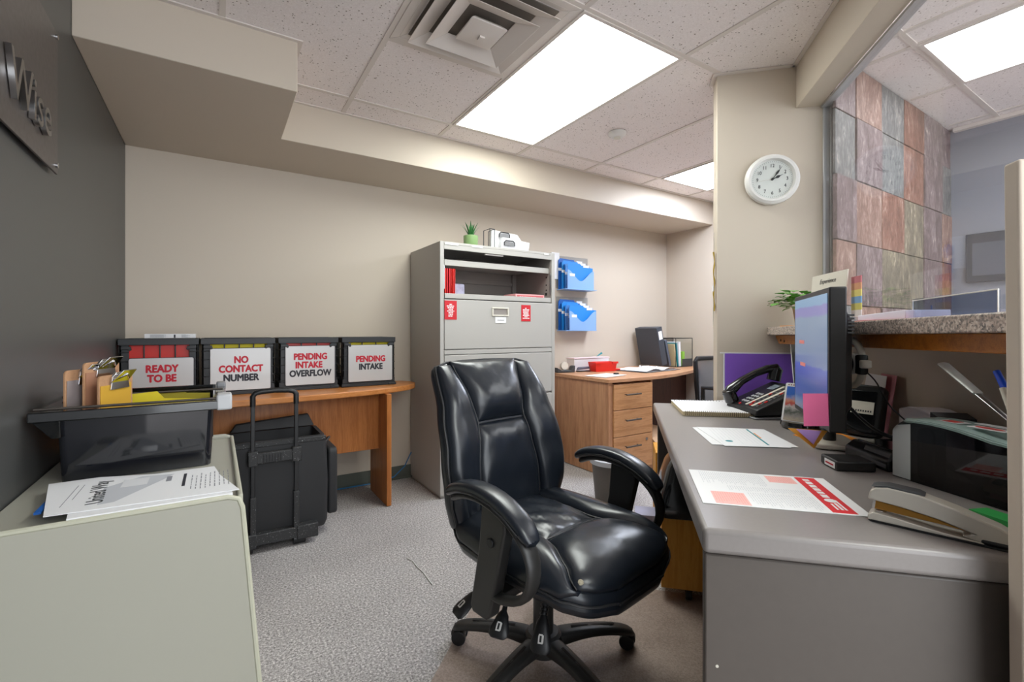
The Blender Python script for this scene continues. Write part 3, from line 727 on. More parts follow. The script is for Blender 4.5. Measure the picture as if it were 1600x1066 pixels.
def crate(x0, x1, yf, label, lines, bars, handle=True, sign=(0.05, .95, .1, .8), fold=None, h=.326, lattice=True, lip=True, inside=None):
    """black plastic file crate with a sign on its front"""
    wd = x1-x0; d = YB-.006-yf
    t = thing('file_crate', label, 'crate', ((x0+x1)/2, yf, .751), 0, 'black file crates on the table')
    H = wd/2; b = MB()
    # base lip and rim
    b.box(-H, H, 0, d, 0, .022)
    for z0, z1, o_ in ((h-.034, h, 0), (.022, .052, .004)):
        b.box(-H+o_, H-o_, o_, .012+o_, z0, z1).box(-H+o_, H-o_, d-.012-o_, d-o_, z0, z1).box(-H+o_, -H+.012+o_, .012+o_, d-.012, z0, z1).box(H-.012-o_, H-o_, .012+o_, d-.012, z0, z1)
    # corner posts
    for sx in (-1, 1):
        b.box(sx*(H-.006), sx*(H-.045), .006, .016, .05, h-.03).box(sx*(H-.006), sx*(H-.016), .006, .045, .05, h-.03).box(sx*(H-.006), sx*(H-.045), d-.016, d-.006, .05, h-.03)
        for k in range(5): b.box(sx*(H-.003), sx*(H-.045), .002, .008, .06+k*.048, .064+k*.048)
    # front lattice
    for k in range(1, bars): x = -H+.04+(wd-.08)*k/bars; b.box(x-.0035, x+.0035, .008, .014, .05, h-.03)
    b.box(-H+.04, H-.04, .008, .014, .145, .152)
    # side lattice
    for sx in (-1, 1):
        n = max(2, int(d/.055))
        for k in range(n): y = .03+(d-.05)*k/n; b.box(sx*(H-.008), sx*(H-.014), y-.004, y+.004, .05, h-.03)
        for k in range(4): b.box(sx*(H-.008), sx*(H-.014), .02, d-.02, .08+k*.055, .086+k*.055)
    b.build('crate_shell', M_CRATE, t, .0025)
    # rim brackets
    q = MB()
    for sx in (-1, 1):
        q.box(sx*(H-.012), sx*(H-.055), -.008, .002, h-.055, h-.040).cyl((sx*(H-.05), -.007, h-.055), (sx*(H-.05), .002, h-.055), .008, seg=10)
        q.box(sx*(H+.003), sx*(H-.05), -.007, .001, .002, .016)
    q.build('latches', M_CRATE, t, .002)
    # lid-less inside back so that it reads dark
    sx0, sx1, sz0, sz1 = sign
    X0, X1 = -H+wd*sx0, -H+wd*sx1; Z0, Z1 = h*sz0, h*sz1
    s = MB().prism(rrect(X0, X1, Z0, Z1, .008), -.006, -.002, 'y').build('sign', flat('brushed_sign_%d' % len(MATS), '#c9c8c8', .35, metal=.15), t, .0008)
    MB().prism(rrect(X0-.003, X1+.003, Z0-.003, Z1+.003, .009), -.0035, -.0015, 'y').build('sign_edge', M_DARKINK, t)
    n = len(lines); lh = .052; zc = (Z0+Z1)/2+(.022 if lines[0][0] == 'READY' else 0)
    for k, (txt, m, cx) in enumerate(lines):
        text('lettering', txt, m, s, .054, ((X0+X1)/2+cx, -.0065, zc+lh*((n-1)/2-k)+.001), (PI/2, 0, 0), .0004, bold=.046, sx=.84)
    return t, d, h
def folders(x0, x1, yf, mat, label, ztop, n=2, cat='folder', group=None, dy=.03):
    for k in range(n):
        q = MB(); wd = x1-x0; q.prism([(-wd/2, .002), (wd/2, .002), (wd/2, ztop-.02*0), (-wd/2, ztop)], -.0015, .0015, 'y')
        o = tag(q.build('hanging_folder', mat), label, 'folder', group); place(o, ((x0+x1)/2, yf+.032+k*dy, .774))
crate(-.432, -.082, 3.13, 'black crate marked READY TO BE, leftmost on the table', [('READY', M_REDINK, 0), ('TO BE', M_REDINK, 0)], 4, sign=(.13, .93, .02, .68))
crate(-.074, .300, 3.13, 'black crate marked NO CONTACT NUMBER, second from the left', [('NO', M_REDINK, 0), ('CONTACT', M_REDINK, 0), ('NUMBER', M_DARKINK, 0)], 4, sign=(.12, .93, .08, .82))
crate(.318, .668, 3.15, 'black crate marked PENDING INTAKE OVERFLOW', [('PENDING', M_REDINK, 0), ('INTAKE', M_REDINK, -.01), ('OVERFLOW', M_DARKINK, 0)], 3, sign=(.11, .93, .10, .84))
crate(.690, 1.045, 3.15, 'black crate marked PENDING INTAKE, rightmost on the table', [('PENDING', M_REDINK, 0), ('INTAKE', M_DARKINK, 0)], 3, sign=(.11, .93, .10, .84))
folders(-.40, -.115, 3.13, M_RED, 'red hanging folder in the crate marked READY TO BE', .285, 3, group='red folders in the READY TO BE crate', dy=.07)
folders(-.045, .27, 3.13, M_YELLOW, 'yellow hanging folder in the crate marked NO CONTACT NUMBER', .285, 3, group='yellow folders in the NO CONTACT NUMBER crate', dy=.07)
folders(.35, .64, 3.15, M_RED, 'red hanging folder in the crate marked PENDING INTAKE OVERFLOW', .285, 2, group='red folders in the OVERFLOW crate', dy=.08)
folders(.72, 1.015, 3.15, M_YELLOW, 'yellow hanging folder in the rightmost crate marked PENDING INTAKE', .287, 2, group='yellow folders in the rightmost crate', dy=.08)
t = thing('paper_pad', 'white printed pad standing on top of the READY TO BE crate', 'paper', (-.215, 3.20, 1.0785), 0)
o = MB().box(-.115, .115, 0, .10, 0, .024).build('pad', M_WHITE, t, .0015)
q = MB()
for k in range(6): q.box(-.09, -.03+.01*(k % 2), -.001, 0, .004+k*.003, .0052+k*.003)
for k in range(6): q.box(.05, .09-.01*(k % 3), -.001, 0, .004+k*.003, .0052+k*.003)
q.build('print', M_GREYINK, t)
MB().box(.015, .023, -.001, 0, .002, .020).build('dark_bar', M_DARKINK, t)

# ---- rolling crate bag
t = thing('rolling_file_cart', 'black wheeled file case with its pull handle up, beside the table', 'cart', (.22, 2.66, 0))
bg = MB()
R = []
for z, e, dx in ((.06, .0, 0), (.09, .012, 0), (.30, .016, .0), (.50, .012, -.004), (.555, .004, -.008)):
    R.append([(x+dx, y, z) for x, y in rrect(-.17-e, .285+e, .035-e*.3, .33+e, .03, 4)])
R.append([(x-.008, y, .555) for x, y in rrect(-.155, .27, .05, .315, .02, 4)])
R.append([(x, y, .30) for x, y in rrect(-.155, .27, .05, .315, .02, 4)])
bg.rings(R); bg.build('bag', M_BAG, t)
q = MB().hexa([(-.16, .30, .56), (.27, .30, .56), (.27, .33, .56), (-.16, .33, .56)], [(-.13, .33, .60), (.24, .32, .63), (.24, .345, .63), (-.13, .36, .60)]); q.build('open_flap', M_BAG, t, .006)
q = MB().box(-.17, .286, .030, .036, .525, .55); q.build('top_binding', M_BAGSHINY, t, .003)
MB().prism(rrect(.06, .30, .10, .47, .03), .303, .352, 'x').build('side_pocket', M_BAG, t, .012, 3)
MB().tube([(.29, .08, .50), (.32, .12, .52), (.325, .2, .50), (.315, .26, .44)], .006, 8).build('side_strap', M_BAGSHINY, t)
q = MB().box(-.129, .234, -.010, .032, .040, .098).box(-.17, -.05, -.016, .036, .03, .102).box(.135, .238, -.016, .036, .03, .102)
q.build('base_bracket', M_BAGSHINY, t, .005)
for x in (-.066, .133):
    q = MB(); q.box(x-.014, x+.014, -.010, .022, .09, .285); o = q.build('lower_tube', M_BAGSHINY, t, .005)
    MB().box(x-.0095, x+.0095, -.004, .014, .28, .755).build('pole', M_BLACK, t, .003)
    MB().cyl((x-.012, .02, .028) if x > 0 else (x-.035, .02, .028), (x+.045, .02, .028) if x > 0 else (x+.0, .02, .028), .0275, seg=24).build('wheel', M_BLACK, t)
q = MB().box(-.088, .155, -.010, .025, .45, .505).box(-.088, -.044, -.014, .028, .44, .515).box(.112, .158, -.014, .028, .44, .515)
q.build('cross_bracket', M_BAGSHINY, t, .005)
q = MB()
for k in range(7): q.box(-.02+k*.013, -.014+k*.013, -.013, -.008, .458, .495)
q.build('bracket_ribs', M_BLACK, t, .001)
q = MB().tube([(-.066, .005, .74), (-.066, .005, .79), (-.055, .005, .806), (-.03, .005, .812), (.033, .005, .816), (.098, .005, .812), (.122, .005, .806), (.133, .005, .79), (.133, .005, .74)], .0135, 10)
q.build('grip', M_BLACK, t)

# ================================================================ NEAR LEFT CABINET AND WHAT IS ON IT
t = thing('low_cabinet', 'low beige metal cabinet in the near left corner', 'cabinet', (-.18, 1.38, 0))
# local x 0 centre, front at y=0
b = MB(); n = 5
R = []
for z, wx in ((0.0, .29), (.25, .268), (.50, .247), (.672, .236)):
    R.append([(-.255 if x < 0 else wx, y, z) for x, y in ((-1, 0), (1, 0), (1, .83), (-1, .83))])
b.rings(R)
b.build('carcass', M_LCAB, t, .004)
# raised rolled edge of front panel
fr_ = MB()
pr = [(-.255, .02), (-.255, .66), (-.243, .695), (-.22, .702), (.205, .702), (.228, .694), (.236, .672), (.29, .02)]
fp = MB().prism(pr, -.012, 0, 'y'); fp.build('front_panel', M_LCAB, t, .004, 3)
MB().tube([(max(x, -.246), -.010, z) for x, z in pr], .0065, 8).build('edge_trim', flat('pale_beige_trim', '#bebda9', .4), t)
MB().prism([(-.255, .60), (-.255, .69), (-.243, .705), (.21, .705), (.232, .695), (.236, .60)], .80, .83, 'y').build('rear_panel', M_LCAB, t, .006, 3)
MB().box(-.255, .236, 0, .80, .672, .690).build('top_panel', M_LCAB, t, .003)
MB().box(.226, .238, 0, .80, .672, .701).build('side_lip', flat('pale_beige_lip', '#b3b2a1', .4), t, .004)

# papers on its front
t = thing('paper_stack', 'stack of white printed forms on the beige cabinet, against the black tub', 'paper', (-.175, 1.56, .704))
def sheet(x0, x1, y0, y1, z, th=.0015, skew=0): return MB().hexa([(x0, y0, z), (x1, y0, z), (x1+skew, y1, z), (x0+skew, y1, z)], [(x0, y0, z+th), (x1, y0, z+th), (x1+skew, y1, z+th), (x0+skew, y1, z+th)])
sheet(-.10, .21, -.188, .11, 0, .007, -.04).build('lower_sheets', M_WHITE, t)
MB().add([(-.145, -.15, .0075), (.225, -.175, .0075), (.170, .05, .0075), (-.10, .145, .0075), (-.20, .14, .0075), (-.145, -.15, .0095), (.225, -.175, .0095), (.170, .05, .0095), (-.10, .145, .0095), (-.20, .14, .0095)],
         [(4, 3, 2, 1, 0), (5, 6, 7, 8, 9), (0, 1, 6, 5), (1, 2, 7, 6), (2, 3, 8, 7), (3, 4, 9, 8), (4, 0, 5, 9)]).build('upper_sheets', M_WHITE, t)
MB().box(-.172, -.160, -.10, .13, .001, .006).build('blue_folder_edge', M_BLUEDK, t)
text('lettering', 'United Way', M_DKGREY, t, .046, (-.075, -.01, .0100), (0, 0, rad(95)), .0002, bold=.003, sx=.9)
MB().add([(-.03, -.12, .0098), (.05, .02, .0098), (.075, .07, .0098), (0.0, .09, .0098), (-.07, .02, .0098), (-.06, -.125, .0098)], [(0, 1, 2, 3, 4, 5)]).build('grey_swoosh', M_PALEINK, t)
MB().box(-.035, .02, .0, .07, .0101, .0103).build('address_window', flat('window_film', '#f4f4f6', .2), t)
q = MB(); q.box(.098, .105, -.07, .055, .0098, .0101); q.build('black_bar', M_DARKINK, t)
q = MB(); rr = random.Random(2)
for k in range(9):
    x = .118+k*.0105; y = -.125+rr.random()*.02
    while y < .02: l = rr.uniform(.01, .03); q.box(x, x+.002, y, y+l, .0098, .0100); y += l+.008
for k in range(2):
    x = -.13+.012*k; q.box(x, x+.0015, -.1+.05*k, .08, .0098, .0100)
q.box(.06, .072, .0, .05, .0098, .0100)
q.build('small_print', M_GREYINK, t)

# black hanging-file tub
t = thing('file_tub', 'large dark smoked plastic hanging file tub on the beige cabinet', 'file tub', (-.195, 1.95, .6915))
q = MB(); W = .205
def tub2(mb, x0, x1, y0, y1, z0, z1, ins_, th):
    r0 = rrect(x0+ins_, x1-ins_, y0+ins_*.5, y1-ins_*.5, .02, 3); r1 = rrect(x0, x1, y0, y1, .02, 3)
    r2 = rrect(x0+th, x1-th, y0+th, y1-th, .018, 3); r3 = rrect(x0+ins_+th, x1-ins_-th, y0+ins_*.5+th, y1-ins_*.5-th, .018, 3)
    mb.rings([[(x, y, z0) for x, y in r0], [(x, y, z1) for x, y in r1], [(x, y, z1) for x, y in r2], [(x, y, z0+th) for x, y in r3]])
tub2(q, -.185, .190, -.175, .36, 0, .195, .010, .005)
q.build('tub_body', M_SMOKETUB if 'M_SMOKETUB' in globals() else flat('smoked_tub_plastic', '#1c1d22', .07, coat=.6), t)
q = MB()
for (x0, x1, y0, y1) in ((-.235, .225, -.195, -.160), (-.235, .225, .36, .39), (-.235, -.185, -.160, .36), (.190, .225, -.160, .36)):
    q.box(x0, x1, y0, y1, .190, .204)
q.box(-.235, .225, -.199, -.193, .178, .206)
q.build('rim', M_BLACKG, t, .003)
q = MB().hexa([(-.19, -.185, .13), (-.17, -.185, .13), (-.17, -.15, .13), (-.19, -.15, .13)], [(-.235, -.195, .19), (-.17, -.195, .19), (-.17, -.15, .19), (-.235, -.15, .19)]); q.build('corner_gusset', M_BLACKG, t, .002)
q = MB().tube([(-.225, -.185, .212), (.215, -.185, .212)], .004, 8); q.build('hanging_rail', M_GUN, t)
MB().tube([(-.225, .10, .212), (.215, .10, .212)], .004, 8).build('hanging_rail', M_GUN, t)
q = MB().box(.195, .238, -.20, -.13, .175, .225); q.build('latch', flat('light_grey_latch', '#bfc0c2', .4), t, .006)
MB().box(.195, .228, .28, .33, .185, .22).build('latch', flat('smoke_latch', '#8a8b8e', .4), t, .006)
t2 = tag(MB().box(-.18, .18, -.002, .002, 0, .2).build('file_divider', M_BLACKG), 'dark folder edge across the middle of the smoked tub', 'folder'); place(t2, (-.19, 2.12, .715))
place(tag(MB().prism([(-.17, 0), (.145, 0), (.145, .18), (.02, .19), (.0, .215), (-.13, .205), (-.17, .19)], -.002, .002, 'y').build('hanging_folder', M_YELLOW), 'yellow hanging folder in the smoked plastic tub', 'folder', ), (-.17, 1.97, .700), 0, rad(-4))
place(tag(MB().prism([(-.17, 0), (.15, 0), (.15, .19), (.08, .195), (.06, .205), (-.02, .205), (-.17, .19)], -.002, .002, 'y').build('hanging_folder', flat('dull_yellow_card', '#a99a1e', .6)), 'dull olive-yellow hanging folder behind the bright yellow one', 'folder'), (-.17, 2.06, .700))
for k, (x, y, ry, lab) in enumerate(((-.343, 1.865, -7, 'brown clipboard with metal clip, leftmost in the tub'), (-.306, 1.885, 3, 'brown clipboard with metal clip, middle of the three in the tub'), (-.270, 1.865, 8, 'brown clipboard with metal clip, beside the yellow folder'))):
    c = thing('clipboard', lab, 'clipboard', (x, y, .700), rad(66))
    bz = .305+(.02 if k == 1 else 0)-(.02 if k == 2 else 0)
    o = MB().prism(rrect(-.06, .09, .0, bz, .012), -.0025, .0025, 'y').build('board', M_KRAFT, c, .0006); 
    o2 = MB()
    o2.prism([(-.03, 0), (.055, 0), (.045, .04), (.02, .052), (-.005, .052), (-.022, .04)], -.010, -.004, 'y')
    o2.tube([(-.02, -.012, .03), (.01, -.03, .045), (.045, -.012, .03)], .004, 6)
    o2.add([(-.03, -.008, .02), (.05, -.008, .02), (.04, -.040, .058), (-.02, -.040, .058), (-.03, -.006, .02), (.05, -.006, .02), (.04, -.038, .060), (-.02, -.038, .060)], [(0, 1, 2, 3), (7, 6, 5, 4), (0, 4, 5, 1), (1, 5, 6, 2), (2, 6, 7, 3), (3, 7, 4, 0)])
    oo = o2.build('clip', M_CHROME, c, .001); oo.location = (.01, 0, bz-.045)
    MB().prism([(-.055, .01), (.08, .01), (.08, bz-.03), (-.055, bz-.03)], -.0045, -.003, 'y').build('papers', flat('brown_grey_sheet_%d' % k, ['#8c8180', '#a2745a', '#c89a2c'][k], .7), c)

# metal plaque with raised letters on the dark wall
t = thing('wall_plaque', 'brushed dark metal sign with raised silver letters on the charcoal wall', 'sign', (XL, 1.40, 1.84), 0)
M_PLQ = flat('brushed_dark_metal', '#6a6462', .38, metal=.6, noise=.15, nscale=60)
MB().box(.012, .018, -.60, .607, -.228, .215).build('plate', M_PLQ, t, .001)
for y, z in ((.585, .195), (.585, -.205), (-.58, -.205)): MB().cyl((.0005, y, z), (.024, y, z), .008, seg=14).build('standoff', M_CHROME, t)
o = text('raised_letters', 'Wise', M_STEEL, t, .165, (.026, .160, -.105), (PI/2, 0, PI/2), .006, bold=0.004, sx=.92, align='LEFT')

# ================================================================ RECEPTION DESK SIDE (desk grid: local x = towards counter, y = away)
def uthing(name, label, cat, u, v, z=0, dr=0, group=None): return thing(name, label, cat, UV(u, v, z), RZ+rad(dr), group)
DZ = .75
t = uthing('reception_desk', 'taupe laminate reception desk with a thick rounded top', 'desk', .93, .142)
# desk local: x 0..0.79, y 0..1.57
MB().box(0, .788, 0, 1.575, DZ-.047, DZ).build('desktop', M_DESKTOP, t, .010, 4)
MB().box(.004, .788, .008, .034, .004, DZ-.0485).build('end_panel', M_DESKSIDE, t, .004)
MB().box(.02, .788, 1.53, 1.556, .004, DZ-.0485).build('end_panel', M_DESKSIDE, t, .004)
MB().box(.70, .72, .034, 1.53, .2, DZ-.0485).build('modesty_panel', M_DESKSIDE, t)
q = MB().cyl((.026, .0072, .492), (.026, .0085, .492), .0028, seg=14); q.build('screw_hole', M_CREAM, t)

# counter (slopes a hair, as in the place)
t = uthing('reception_counter', 'speckled granite laminate counter under the reception window', 'counter', 2.5215, .68)
q = MB().hexa([(0, 0, 1.098), (.245, 0, 1.098), (.245, -1.72, 1.1195), (0, -1.72, 1.1195)], [(0, 0, 1.137), (.245, 0, 1.137), (.245, -1.72, 1.1585), (0, -1.72, 1.1585)])
q.build('countertop', M_GRAN, t, .004, 3)
q = MB().hexa([(.035, -.06, 1.058), (.065, -.06, 1.058), (.065, -1.72, 1.0785), (.035, -1.72, 1.0785)], [(.035, -.002, 1.0975), (.065, -.002, 1.0975), (.065, -1.72, 1.119), (.035, -1.72, 1.119)])
q.build('support_board', M_PINE, t, .002)
q = MB()
for y, z in ((-.09, 1.075), (-.14, 1.072), (-.62, 1.095), (-.70, 1.09)): q.cyl((.0335, y, z), (.036, y, z), .006, seg=12)
q.build('screw_heads', M_DOT, t)
MB().cyl((.030, -1.475, 1.088), (.0345, -1.475, 1.088), .006, seg=12).build('blue_push_pin', flat('blue_pin', '#2a3fae', .4), t)
def ctop(u): return 1.137+(2.5215-u)*.0125

# ---- clock
t = thing('wall_clock', 'round white wall clock with black numerals on the pier', 'clock', UV(2.522, .697, 1.856), RZ)
t['label'] = 'round white wall clock with black numerals on the pier'
MB().lathe([(.0, -.004), (.118, -.004), (.122, -.010), (.120, -.030), (.108, -.040), (.099, -.040), (.092, -.022), (.0, -.022)], axis='y', seg=56).build('case', M_WHITEPL, t)
fc = MB().cyl((0, -.0222, 0), (0, -.0232, 0), .092, seg=48); fc = fc.build('dial', flat('dial_pale_green_white', '#d3d7d2', .6), t)
for k in range(12):
    a = rad(90-30*(k+1)); text('numeral', str(k+1), M_DARKINK, fc, .024, (.066*math.cos(a), -.0238, .066*math.sin(a)), (PI/2, 0, 0), .0002, bold=.006, sx=.85)
q = MB()
for k in range(60):
    a = 2*PI*k/60; r0, r1 = .084, .088; wv = .0006
    q.add([(r0*math.cos(a)-wv*math.sin(a), -.0236, r0*math.sin(a)+wv*math.cos(a)), (r0*math.cos(a)+wv*math.sin(a), -.0236, r0*math.sin(a)-wv*math.cos(a)), (r1*math.cos(a)+wv*math.sin(a), -.0236, r1*math.sin(a)-wv*math.cos(a)), (r1*math.cos(a)-wv*math.sin(a), -.0236, r1*math.sin(a)+wv*math.cos(a))], [(0, 1, 2, 3)])
q.build('minute_marks', M_DARKINK, fc)
def hand(nm, ang, l, wv, y, m, tail=.0):
    a = rad(90-ang); dx, dz = math.cos(a), math.sin(a)
    pr = [(-tail, wv*.6), (l*.3, wv*.5), (l*.5, wv*1.6), (l*.62, wv*1.2), (l*.75, wv*.35), (l, .0004)]
    v = [(s*dx-ww*dz, y, s*dz+ww*dx) for s, ww in pr]+[(s*dx+ww*dz, y, s*dz-ww*dx) for s, ww in pr[::-1]]
    n = len(v); vv = v+[(x, y-.0012, z) for x, y_, z in v]
    MB().add(vv, [list(range(n)), list(range(n, 2*n))[::-1]]+[(i, (i+1) % n, n+(i+1) % n, n+i) for i in range(n)]).build(nm, m, t)
hand('hour_hand', 66, .052, .0042, -.025, M_BLACK)
hand('minute_hand', 36, .073, .0032, -.027, M_BLACK)
a = rad(90-262)
MB().tube([(0, -.029, 0), (.066*math.cos(a), -.029, .066*math.sin(a))], .0007, 5).build('second_hand', M_SILVERPL, t)
MB().cyl((0, -.024, 0), (0, -.031, 0), .006, seg=16).build('hub', M_BLACK, t)

# gold foil ribbon hanging off the pier's edge
t = uthing('gold_charm', 'gold foil charm hanging on a thread at the pier edge', 'ornament', 2.548, .446, 1.20)
q = MB(); R = []
for k in range(14):
    s = k/13; z = .02+.30*s; wv = .010+.004*math.sin(k*2.1); dx = .003*math.sin(k*1.3)
    R.append([(-.004+dx-wv*.3*math.cos(a_), wv*math.sin(a_), z) for a_ in [2*PI*i/8 for i in range(8)]])
q.rings(R); q.build('foil', M_GOLD, t)
MB().tube([(-.004, 0, .32), (-.005, .001, .42)], .001, 5).build('thread', M_STEEL, t)
MB().tube([(-.008, -.002, .10), (-.010, -.004, -.06)], .002, 5).build('tassel', M_CREAM, t)
MB().box(-.012, -.006, -.008, .008, .12, .15).build('pale_tag', M_WHITE, t, .002)

# ---- on the counter
c0 = ctop(2.38)
t = uthing('potted_plant', 'small leafy green plant in a cream pot on the counter end', 'plant', 2.36, .80, c0)
MB().lathe([(.0, .001), (.045, .001), (.056, .075), (.06, .08), (.052, .08), (.0, .07)], seg=28).build('pot', flat('cream_pot', '#b9a894', .6), t)
lf = MB(); rr = random.Random(12)
for k in range(110):
    a = rr.uniform(0, 2*PI); el = rr.uniform(.1, 1.15); d = rr.uniform(.03, .105)
    cx, cy, cz = d*math.cos(a)*math.cos(el)-.035, d*math.sin(a)*math.cos(el)*.8, .075+d*math.sin(el)*.95
    ln = rr.uniform(.034, .052); wd = ln*.42; a2 = a+rr.uniform(-.5, .5); e2 = el*.5+rr.uniform(-.3, .3)
    D = Vector((math.cos(a2)*math.cos(e2), math.sin(a2)*math.cos(e2), math.sin(e2))); S = D.cross(Vector((0, 0, 1))).normalized(); U_ = S.cross(D)
    C = Vector((cx, cy, cz)); v = []
    for s, ww in ((0, 0), (.25, .8), (.55, 1), (.8, .6), (1, 0)):
        p = C+D*ln*s+U_*(-.25*ln*s*s); v.append(p+S*wd*ww); v.append(p+U_*(-.12*wd)); v.append(p-S*wd*ww)
    f = []
    for i in range(4): f += [(i*3, i*3+1, i*3+4, i*3+3), (i*3+1, i*3+2, i*3+5, i*3+4)]
    lf.add(v, f)
lf.build('leaves', flat('bright_leaf', '#5f9a3c', .4, noise=.4, nscale=50), t)
sm = MB()
for k in range(9):
    a = 2*PI*k/9; sm.tube([(0, 0, .06), (.03*math.cos(a), .03*math.sin(a), .10), (.09*math.cos(a)-.02, .07*math.sin(a), .13)], .0015, 5)
sm.build('stems', M_LEAF, t)
tag(place(MB().box(-.09, .09, -.07, .07, 0, .006).build('orange_folder', M_ORANGE, None, .001), UV(2.36, .80, c0-.0012), RZ), 'orange booklet under the plant pot on the counter', 'booklet').location.z = ctop(2.40)-.001
bpy.data.objects['potted_plant'].location.z += .0065
# tent card + brochures
t = uthing('tent_card', 'tall cream card standing on the counter behind the monitor', 'card', 2.04, .755, ctop(2.0)+.002, 6)
MB().hexa([(0, -.12, 0), (.004, -.12, 0), (.004, .13, 0), (0, .13, 0)], [(.016, -.12, .198), (.020, -.12, .198), (.020, .13, .198), (.016, .13, .198)]).build('card', flat('cream_card', '#d9d3c6', .6), t)
o = text('lettering', 'Experience', M_DKGREY, t, .026, (.0125, .01, .168), (PI/2, 0, -PI/2), .0002, shear=.4); o.rotation_euler = (rad(90), 0, rad(-90))
t = uthing('brochure_holder', 'rainbow coloured leaflets in a clear holder beside the cream card', 'leaflet', 1.90, .80, ctop(1.80)+.002)
q = MB(); cols = ['#b86a72', '#c9906a', '#cfc06a', '#6f96bd', '#b9b05a', '#cfc6c4']
q.mi = 0
for k in range(6): q.mi = k; q.box(0, .004, -.035, .035, .022+.024*(5-k), .046+.024*(5-k))
q.build('leaflets', [flat('leaflet_colour_%d' % k, c, .6) for k, c in enumerate(cols)], t)
MB().box(-.004, .03, -.045, .045, 0, .02).build('holder_base', M_ACRYLIC, t, .001)
t = uthing('paper_tray', 'stack of white paper on a red sheet on the counter', 'paper', 1.71, .83, ctop(1.71)+.0008)
MB().box(-.06, .06, -.17, .14, .0015, .005).build('red_sheet', M_RED, t)
MB().hexa([(-.05, -.15, .006), (.06, -.15, .006), (.06, .13, .006), (-.05, .13, .006)], [(-.05, -.15, .032), (.06, -.15, .032), (.06, .13, .024), (-.05, .13, .024)]).build('white_sheets', flat('lilac_white_paper', '#e3e0ee', .6), t, .002)
t = uthing('sign_stand', 'clear tinted acrylic sign stand with bright edges on the counter', 'sign stand', 1.405, .80, ctop(1.405)+.001)
MB().box(.0, .004, -.155, .158, .0, .058).build('acrylic_panel', M_TINTPANEL, t)
MB().tube([(.0, .158, .0), (.0, .158, .054), (.0, -.155, .060), (.0, -.155, .0)], .0018, 6).build('bright_edge', M_WHITEPL, t)
MB().tube([(.0, .158, .002), (.045, .158, .002), (.045, .158, .04)], .002, 6).build('return_edge', flat('blue_grey_edge', '#5d6a90', .3), t)

# ---- lobby picture / screen on the side wall
t = thing('wall_picture', 'dark framed picture on the lobby wall seen through the glass', 'picture', (3.989, .80, 1.42))
MB().box(-.03, 0, -.22, .14, 0, .30).build('frame', flat('dark_frame', '#3c3f49', .4), t, .003)
MB().box(-.032, -.0302, -.19, .11, .04, .24).build('picture', flat('grey_print', '#565a66', .4), t)

# ---- purple folder hung on the pier
t = uthing('hanging_folder', 'purple hanging folder fixed to the pier above the telephone', 'folder', 2.5185, .642, .755)
MB().box(-.155, .155, -.006, .0015, .01, .252).build('purple_sheet', M_PURPLE, t, .001)
MB().box(-.178, .178, -.004, .0, .250, .258).build('metal_rail', M_WHITEPL, t, .001)
MB().box(-.162, -.156, -.003, .001, .01, .25).build('rear_sheet', M_WHITE, t)

# ---- telephone
t = uthing('desk_phone', 'black multi-line desk telephone with handset', 'telephone', 2.275, .590, DZ+.0006, -74)
# local: x right, y away; keyboard slopes up away
MB().prism([(-.10, 0), (.10, 0), (.10, .012), (-.10, .006)], -.085, .13, 'x').build('foot', flat('grey_phone_foot', '#7f8082', .4), t, .003)
def ph(x, y, h=0):   # point on the sloped face
    s = (y+.09)/.20; return (x, y-.3*h, .036+.088*s+h)
q = MB().hexa([(-.105, -.095, .012), (.125, -.095, .012), (.125, .115, .015), (-.105, .115, .015)], [ph(-.105, -.09), ph(.125, -.09), ph(.125, .11), ph(-.105, .11)])
body = q.build('body', M_BLACK, t, .006, 3)
def pbox(mb, x0, x1, y0, y1, h0, h1):
    mb.hexa([ph(x0, y0, h0), ph(x1, y0, h0), ph(x1, y1, h0), ph(x0, y1, h0)], [ph(x0, y0, h1), ph(x1, y0, h1), ph(x1, y1, h1), ph(x0, y1, h1)])
q = MB()
for i in range(3):
    for j in range(4): pbox(q, -.040+i*.017, -.029+i*.017, -.060+j*.020, -.050+j*.020, 0, .003)
q.build('keypad', flat('phone_key', '#b9babd', .5), t)
q = MB(); pbox(q, -.045, .000, .050, .085, 0, .002); q.build('display', flat('phone_display', '#7e8790', .15), t)
q = MB(); pbox(q, .013, .026, -.075, .085, 0, .001); pbox(q, .055, .069, -.075, .085, 0, .001); q.build('line_labels', M_CREAM, t)
q = MB(); rr = random.Random(4)
for x in (.034, .046, .078, .090):
    for j in range(9): pbox(q, x-.003, x+.004, -.073+j*.0175, -.064+j*.0175, 0, .002)
q.build('line_keys', flat('phone_line_key', '#6d6d6e', .5), t)
q = MB()
for x, j in ((.034, 5), (.078, 1), (.090, 2), (.078, 6), (.046, 0), (.090, 7), (.034, 1)): pbox(q, x-.004, x+.005, -.074+j*.0175, -.063+j*.0175, 0, .0028)
pbox(q, -.022, -.012, -.083, -.075, 0, .003)
q.build('red_keys', M_RED, t)
# handset in its cradle at the left
hs = MB(); R = []
pts = [(-.080, -.105, .058), (-.082, -.085, .088), (-.083, -.04, .125), (-.083, .02, .158), (-.082, .075, .178), (-.080, .11, .178), (-.078, .128, .160)]
hs.tube(pts, [.020, .024, .017, .0155, .017, .024, .018], 12, flatten=1.0)
hs.cyl((-.079, -.098, .088), (-.079, -.080, .040), .026, .028, 20).cyl((-.079, .112, .180), (-.079, .100, .128), .026, .028, 20)
hs.build('handset', M_BLACKG, t, .003)
t.scale = (1.08, 1.08, 1.08)
